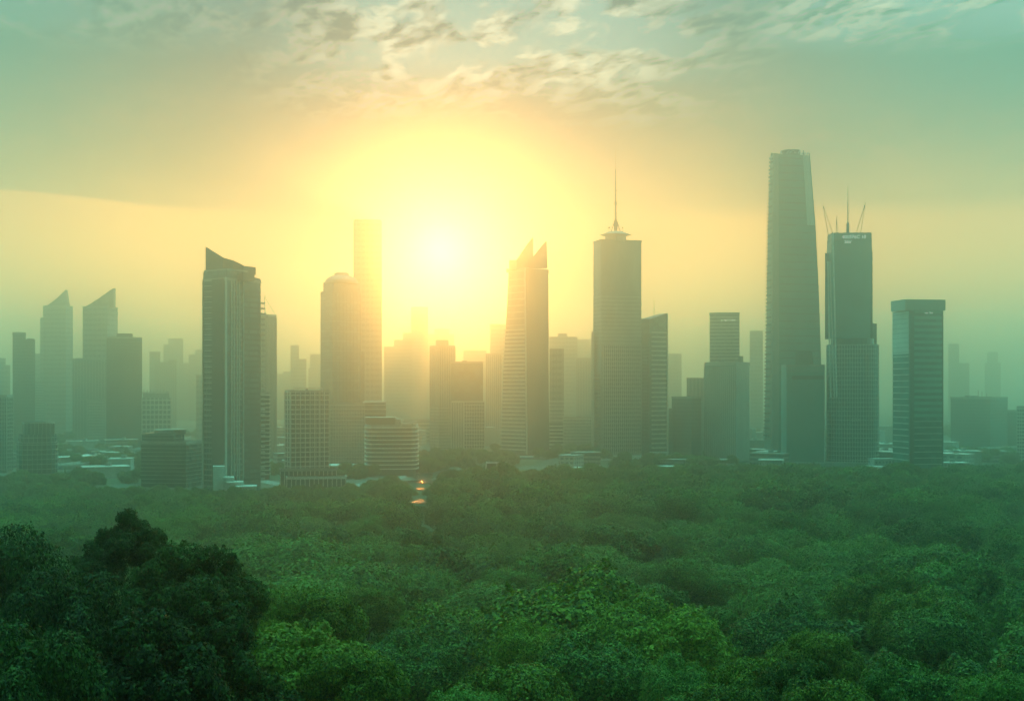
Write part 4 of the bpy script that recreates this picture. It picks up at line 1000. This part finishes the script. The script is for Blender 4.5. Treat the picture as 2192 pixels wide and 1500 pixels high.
# prototypes: near kinds (fine leaves), mid kinds, far kinds
NEAR = [dict(R=10, H=15, z0=6, lobes=26, leaves=42000, size=.36, seed=1), dict(R=10, H=17, z0=6, lobes=52, leaves=52000, size=.34, seed=2, lobe_r=.25, ragged=.2),
        dict(R=10, H=14, z0=6, lobes=14, leaves=46000, size=.34, seed=3, lobe_r=.50, ragged=.12, spread=(.36, .66)), dict(R=10, H=19, z0=5, lobes=30, leaves=44000, size=.40, seed=4, feather=.22)]
MID = [dict(R=10, H=13, z0=5, lobes=13, leaves=36000, size=.33, seed=11, lobe_r=.50, spread=(.36, .64)), dict(R=10, H=14.5, z0=5, lobes=34, leaves=36000, size=.32, seed=12, lobe_r=.29),
       dict(R=10, H=11.5, z0=5, lobes=10, leaves=34000, size=.34, seed=13, lobe_r=.56, spread=(.32, .58)), dict(R=10, H=14, z0=5, lobes=16, leaves=36000, size=.33, seed=14, lobe_r=.46, spread=(.38, .70))]
FAR = [dict(R=10, H=12, z0=4, lobes=10, leaves=12000, size=.60, seed=21, lobe_r=.54, spread=(.34, .60)), dict(R=10, H=13, z0=4, lobes=26, leaves=12500, size=.58, seed=22, lobe_r=.30), dict(R=10, H=11, z0=4, lobes=8, leaves=11500, size=.62, seed=23, lobe_r=.60, spread=(.30, .55))]
def proto(dct, nm): 
    return (crown_mesh('crown', **{**dct, 'name': 'crown'}) if False else crown_mesh(name='crown', **dct), trunk_mesh('trunk', dct['R'], dct['H'], dct['z0'], dct['seed']), dct['z0']+dct['H']*1.06, dct['H'])
PN, PM, PF = [proto(d, 'n') for d in NEAR], [proto(d, 'm') for d in MID], [proto(d, 'f') for d in FAR]
for k in (1, 3):                                   # left group: leaf colour darkened to stand in for shade
    me = PN[k][0].copy(); me.materials.clear(); me.materials.append(LEAF_SHADE)
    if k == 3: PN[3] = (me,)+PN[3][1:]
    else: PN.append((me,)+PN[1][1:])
me = PN[0][0].copy(); me.materials.clear(); me.materials.append(LEAFM); PN.append((me,)+PN[0][1:])     # 5: pale bright leaves
me = PN[2][0].copy(); me.materials.clear(); me.materials.append(LEAFB); PN.append((me,)+PN[2][1:])     # 6: the same, rounder
TREES = []
def tree(x, y, ztop, R, pr, label, group=None, name='broadleaf_tree', rot=None, tall=None):
    """crown keeps its own proportions; the trunk makes up the rest of the height"""
    cm, tm, h, hc = pr; g = ground_z(x, y); ztop = max(ztop, g+6); s = R/10
    k = random.uniform(.92, 1.08) if tall is None else tall
    o = bpy.data.objects.new(name, None); COL.objects.link(o); o.location = (x, y, g)
    o.rotation_euler.z = random.uniform(0, 6.28) if rot is None else rot
    o['label'] = label; o['category'] = 'tree'
    if group: o['group'] = group
    c = bpy.data.objects.new('crown', cm); COL.objects.link(c); c.parent = o; c.scale = (s, s, s*k); c.location.z = ztop-g-h*s*k
    t = bpy.data.objects.new('trunk', tm); COL.objects.link(t); t.parent = o; t.scale = (s, s, (ztop-g)/h*.97)
    TREES.append((x, y, R)); return o
FG = [  # px of crown centre, py of its top, width in px, distance, kind, label
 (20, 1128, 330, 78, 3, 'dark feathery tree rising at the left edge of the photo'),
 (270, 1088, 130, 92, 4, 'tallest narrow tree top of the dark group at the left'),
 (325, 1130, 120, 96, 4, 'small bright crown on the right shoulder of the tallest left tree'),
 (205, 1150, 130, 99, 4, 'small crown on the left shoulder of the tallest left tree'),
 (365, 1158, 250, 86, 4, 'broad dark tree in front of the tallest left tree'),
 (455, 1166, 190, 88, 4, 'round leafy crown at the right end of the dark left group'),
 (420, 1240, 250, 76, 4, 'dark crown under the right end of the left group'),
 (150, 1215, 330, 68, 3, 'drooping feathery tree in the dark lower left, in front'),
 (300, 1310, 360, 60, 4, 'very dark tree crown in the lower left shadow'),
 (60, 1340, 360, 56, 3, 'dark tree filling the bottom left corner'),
 (595, 1246, 140, 118, 5, 'small round crown left of the twin crown near the left group'),
 (668, 1240, 190, 114, 5, 'rounded crown with bright top right of the dark left group'),
 (540, 1330, 210, 92, 6, 'low bright-edged crown below the dark left group'),
 (640, 1326, 330, 86, 5, 'leafy crown with bright top at the lower left of centre'),
 (745, 1370, 210, 82, 5, 'leafy crown sloping down to the right at the lower left of centre'),
 (520, 1400, 260, 74, 4, 'dark leafy crown at the bottom, left of centre'),
 (1250, 1218, 430, 142, 6, 'biggest round tree near the centre with a bright rounded top'),
 (1140, 1322, 170, 132, 6, 'left shoulder crown of the biggest central tree'),
 (1360, 1272, 250, 134, 6, 'right shoulder crown of the biggest central tree'),
 (1430, 1296, 290, 130, 6, 'long sloping crown right of the biggest central tree'),
 (1265, 1352, 260, 120, 2, 'dark front crown of the biggest central tree'),
 (955, 1285, 280, 190, 6, 'mid-green domed crown left of the biggest central tree'),
 (980, 1170, 300, 300, 2, 'large smooth mound of foliage behind the domed crown at the centre'),
 (880, 1205, 240, 285, 2, 'left half of the large smooth foliage mound near the centre'),
 (1085, 1205, 150, 270, 0, 'paler crown on the right slope of the large smooth mound'),
 (785, 1245, 130, 210, 5, 'pale small crown left of the large smooth mound'),
 (1080, 1405, 290, 96, 5, 'pale-leaved tree at the bottom, left of the central gap'),
 (880, 1350, 230, 136, 2, 'mid-green crown between the lower left group and the domed crown'),
 (985, 1455, 200, 88, 0, 'low pale crown at the bottom edge below the domed crown'),
 (1620, 1398, 210, 84, 5, 'bright yellow-green tree at the lower right with spiky top'),
 (1720, 1404, 190, 80, 5, 'second bright yellow-green crown, right of the spiky one'),
 (1770, 1440, 240, 74, 5, 'bright leafy crown at the bottom edge, lower right'),
 (1560, 1460, 200, 76, 5, 'left end crown of the bright lower right group'),
 (1940, 1395, 230, 92, 2, 'dark green domed crown right of the bright lower right group'),
 (1890, 1440, 180, 84, 1, 'leafy crown tucked under the domed crown at the lower right'),
 (1750, 1332, 190, 128, 5, 'light round crown behind the bright lower right group'),
 (1700, 1285, 240, 168, 2, 'broad low crown behind the light round crown at the right'),
 (1900, 1212, 200, 205, 6, 'arched crown with bright rim at the right'),
 (1975, 1252, 200, 182, 6, 'second arched crown in front of the bright-rimmed one at the right'),
 (2035, 1284, 230, 160, 2, 'third arched crown, nearest of the three at the right'),
 (2060, 1180, 250, 250, 2, 'big shadowed mound behind the three arched crowns'),
 (1540, 1300, 190, 200, 1, 'dim crown just right of the biggest central tree'),
 (1460, 1400, 170, 102, 2, 'crown below the long sloping crown, right of centre'),
 (1480, 1480, 160, 86, 0, 'teal-green crown at the bottom edge right of the central gap'),
 (2150, 1432, 190, 84, 2, 'dark crown at the bottom right corner'),
 (2060, 1440, 170, 90, 0, 'small pale-leaved crown near the bottom right corner'),
 (1440, 1262, 170, 205, 1, 'soft crown behind the long sloping crown right of centre'),
 (120, 1118, 170, 330, 0, 'misty pale crown seen between the dark left trees'),
]
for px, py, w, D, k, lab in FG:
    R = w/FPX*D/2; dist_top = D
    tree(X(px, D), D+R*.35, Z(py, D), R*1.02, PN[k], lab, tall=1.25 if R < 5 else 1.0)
# the rest of the wood, nearest first
def edge_dist(px):
    return float(np.interp(px, [-300, 180, 300, 430, 560, 780, 860, 1000, 1300, 1600, 1700, 1850, 1930, 2192, 2500], [900, 905, 870, 836, 850, 880, 985, 1000, 1020, 1080, 1090, 975, 1000, 1130, 1130]))
def line_top(px, D):
    far_y = float(np.interp(px, [0, 200, 440, 780, 900, 1100, 1600, 2000, 2192], [1050, 1056, 1056, 1044, 1014, 1006, 1000, 1004, 1000]))
    return float(np.interp(D, [60, 80, 110, 150, 200, 300, 420, 600, 850, 1100], [1540, 1530, 1480, 1410, 1322, 1204, 1132, (1086+far_y+20)/2, far_y, far_y-6]))
def cap(px, D, z, x, y): return min(z, ground_z(x, y)+4.5) if px is not None and 856 < px < 950 and D > 480 else z
def mound(x, y): return 3.6*math.sin(x*.058+1.1+.8*math.sin(y*.02))*math.sin(y*.043+.6)*min(1, max(0, (820-y)/300))
blds = [(o.location.x, o.location.y) for o in COL.objects if o.type == 'EMPTY' and o.get('category') in ('skyscraper', 'tower', 'apartment block', 'office block')]
pts = []; cand = rng.random((60000, 2)); grid = {}
for u, v in cand:
    D = 90+(1110-90)*math.sqrt(v); px = -230+u*2650
    if D > edge_dist(px): continue
    if 866 < px < 938 and (D > 905 or 735 < D < 865): continue
    if 856 < px < 950 and 735 < D and (u*7919) % 1 < .5: continue
    x, y = X(px, D), D
    R = float(np.interp(D, [60, 150, 250, 450, 600, 1100], [8, 10, 13, 13, 10.5, 9]))*(.64+.68*((u*977) % 1))
    gap = R*1.70
    if any(((x-a)/(sx+5))**2+((y-b)/(sy+12))**2 < 1 for a, b, sx, sy in PW): continue
    c = (int(x//24), int(y//24)); ok = True
    for i in (-1, 0, 1):
        for j in (-1, 0, 1):
            for (a, b, r) in grid.get((c[0]+i, c[1]+j), ()):
                if (a-x)**2+(b-y)**2 < (.5*(gap+r*1.70))**2: ok = False
    if not ok: continue
    if any((a-x)**2+(b-y)**2 < (.72*(R+r))**2 for a, b, r in TREES): continue
    if D > 760 and any(abs(a-x) < 34 and -30 < b-y < 40 for a, b in blds): continue
    grid.setdefault(c, []).append((x, y, R)); pts.append((D, px, x, y, R))
pts.sort(); GRP = 'trees of the misty wood below the towers'
N1 = 300-len(TREES); nxt = 0
for D, px, x, y, R in pts:
    if nxt >= N1: break
    if not (-120 < px < 2310): continue
    zt = Z(line_top(px, D), D)+random.gauss(0, 2.4)+(R-11)*.55+mound(x, y)
    zt = cap(px, D, zt, x, y)
    tree(x, y, zt, R*1.06, random.choice(PN[:3] if D < 210 else PM), 'green tree of the wood whose round crown merges with its neighbours', GRP, tall=min(1.0, .86*(zt-ground_z(x, y)+4)/(R*1.4))); nxt += 1
rest = [p for p in pts if not any(abs(p[2]-a) < .01 and abs(p[3]-b) < .01 for a, b, _ in TREES)]
# trees standing between the buildings
for px, D, n, sx, sy, h in ((240, 1120, 26, 24, 26, 14), (150, 960, 16, 40, 14, 11), (60, 930, 14, 34, 12, 10), (620, 1080, 22, 40, 30, 9), (770, 1040, 16, 26, 22, 10), (1000, 1250, 46, 90, 60, 12), (930, 1120, 26, 40, 26, 12),
                            (1240, 1350, 50, 70, 60, 12), (1440, 1160, 24, 40, 20, 12), (1640, 1240, 40, 60, 60, 10), (1890, 1300, 30, 30, 80, 10), (2100, 1250, 60, 120, 60, 13), (250, 1700, 60, 120, 120, 14),
                            (120, 1350, 60, 90, 90, 12), (1500, 1800, 60, 160, 120, 12), (1900, 1900, 70, 200, 160, 12), (2120, 2100, 70, 160, 200, 12), (850, 2100, 60, 160, 150, 12), (560, 1900, 50, 120, 120, 12)):
    for _ in range(n):
        x, y = X(px, D)+random.gauss(0, sx*.6), D+random.gauss(0, sy*.6)
        if any(abs(a-x) < 26 and -12 < b-y < 30 for a, b in blds) or y < 880: continue
        rest.append((y, None, x, y, random.uniform(5, 8.5), h*random.uniform(.75, 1.2)))
def forest(items):
    V, S_, I = [], [], []
    for it in items:
        D, px, x, y, R = it[:5]; g = ground_z(x, y)
        H = it[5] if len(it) > 5 else max(5.0 if 856 < px < 950 and D > 480 else 8.0, cap(px, D, Z(line_top(px, D), D)+random.gauss(0, 1.9)+(R-10)*.5+mound(x, y), x, y)-g)
        k = random.randrange(3) if D > 450 or len(it) > 5 else 3; sc = min(R*.108, H/10); V.append((x, y, g+H-(PF+[PN[2]])[k][2]*sc)); S_.append((sc, sc, sc)); I.append(k)
    me = bpy.data.meshes.new('wood'); me.from_pydata(V, [], []); me.materials.append(LEAF)
    a = me.attributes.new('scl', 'FLOAT_VECTOR', 'POINT'); a.data.foreach_set('vector', np.array(S_, np.float32).ravel())
    a = me.attributes.new('kind_index', 'INT', 'POINT'); a.data.foreach_set('value', np.array(I, np.int32))
    a = me.attributes.new('spin', 'FLOAT_VECTOR', 'POINT'); a.data.foreach_set('vector', np.array([(0, 0, random.uniform(0, 6.28)) for _ in V], np.float32).ravel())
    o = bpy.data.objects.new('wood', me); COL.objects.link(o); o['kind'] = 'stuff'
    o['label'] = 'unbroken dark green wood stretching to the feet of the towers'; o['category'] = 'wood'
    ng = bpy.data.node_groups.new('wood', 'GeometryNodeTree'); N = ng.nodes; L = ng.links
    ng.interface.new_socket('Geometry', in_out='INPUT', socket_type='NodeSocketGeometry'); ng.interface.new_socket('Geometry', in_out='OUTPUT', socket_type='NodeSocketGeometry')
    gi, go = N.new('NodeGroupInput'), N.new('NodeGroupOutput')
    iop = N.new('GeometryNodeInstanceOnPoints'); j = N.new('GeometryNodeJoinGeometry')
    for k in (3, 2, 1, 0):
        oi = N.new('GeometryNodeObjectInfo'); oi.inputs['Object'].default_value = FARO[k]; oi.transform_space = 'ORIGINAL'; oi.inputs['As Instance'].default_value = True
        L.new(oi.outputs['Geometry'], j.inputs[0])
    L.new(gi.outputs[0], iop.inputs['Points']); L.new(j.outputs[0], iop.inputs['Instance']); iop.inputs['Pick Instance'].default_value = True
    for nm, ty, sk in (('kind_index', 'INT', 'Instance Index'), ('scl', 'FLOAT_VECTOR', 'Scale'), ('spin', 'FLOAT_VECTOR', 'Rotation')):
        na = N.new('GeometryNodeInputNamedAttribute'); na.data_type = ty; na.inputs['Name'].default_value = nm
        L.new(na.outputs['Attribute'], iop.inputs[sk])
    L.new(iop.outputs[0], go.inputs[0]); md = o.modifiers.new('wood', 'NODES'); md.node_group = ng
# three single trees just inside the wood's far side lend their crowns to it
FARO = []
sel = sorted((p for p in rest if p[1] is not None and 1000 < p[1] < 1500 and 460 < p[0] < 640), key=lambda p: p[1])[:3]
for k, p in enumerate(sel):
    D, px, x, y, R = p; t = tree(x, y, Z(line_top(px, D), D), R*1.12, PF[k], 'small distant tree of the wood, lost among its neighbours', 'small distant trees of the wood')
    FARO.append([c for c in COL.objects if c.parent == t and c.name.startswith('crown')][0]); rest.remove(p)
# those three replace the three farthest single trees
far3 = [o for o in COL.objects if o.get('group') == GRP][-3:]
for o in far3:
    for c in [c for c in COL.objects if c.parent == o]: bpy.data.objects.remove(c)
    bpy.data.objects.remove(o)
FARO.append([c for c in COL.objects if c.name.startswith('crown') and c.data == PN[2][0]][0])
forest(rest)
# ------------------------------------------------------------ low town among the trees
LOW = [('low_building', 'low flat-roofed building in the haze between the towers', 'building', 'low buildings between the towers')]
rr = random.Random(21); placed = []
spots = [(200, 1250, 60, 90, 14), (260, 1500, 80, 200, 14), (400, 1500, 60, 200, 12), (600, 1500, 40, 250, 14), (860, 1700, 60, 300, 16), (1000, 2000, 90, 300, 12), (1240, 1900, 60, 300, 8), (1620, 1500, 22, 260, 18), (1890, 1450, 20, 250, 14),
         (2030, 1400, 26, 250, 14), (2110, 2100, 90, 500, 22), (1500, 2300, 100, 400, 12), (140, 1180, 80, 100, 18), (640, 1120, 40, 60, 8), (240, 1080, 60, 50, 12), (1640, 1130, 20, 40, 6), (1240, 1150, 40, 40, 7), (2090, 1180, 60, 40, 9), (1890, 1130, 14, 40, 4), (1450, 1130, 30, 40, 5), (740, 1090, 40, 30, 6), (2090, 1330, 60, 60, 8)]
for px, D, sp, sd, n in spots:
    for _ in range(n):
        q = px+rr.gauss(0, sp*.7); d = max(1010, D+rr.gauss(0, sd*.6)); w = rr.uniform(14, 38); dp = rr.uniform(12, 26); h = rr.uniform(5, 15) if d < 1500 else rr.uniform(6, 26)
        x, y = X(q, d), d
        if any(abs(a-x) < 34 and abs(b-y) < 34 for a, b in blds+placed): continue
        placed.append((x, y)); a = rr.uniform(-.5, .5)+math.atan2(x, y)
        e = Vector((math.cos(a), -math.sin(a))); nn = Vector((math.sin(a), math.cos(a)))
        p = [tuple(Vector((x, y))+e*w*i/2+nn*dp*j/2) for i, j in ((-1, -1), (1, -1), (1, 1), (-1, 1))]
        t = Thing(LOW[0][0], LOW[0][1], LOW[0][2], (x, y, 0), LOW[0][3])
        t.part('wall', MB().prism(p, -.5, h), rr.choice((FAC3, FAC1, CON2, CONC)))
        t.part('roof', MB().prism(grow(p, .7), h, h+.6), rr.choice((ROOFM, ROOFM, CON2, CONC, WHITE)))
        if rr.random() < .5: t.part('lift_house', MB().box((x, y, h+.6), (4, 0, 0), (0, 4, 0), (0, 0, 2.6)), CON2)
make_world(); make_camera(); make_sun(); make_haze(DENS, HCOL, HG)
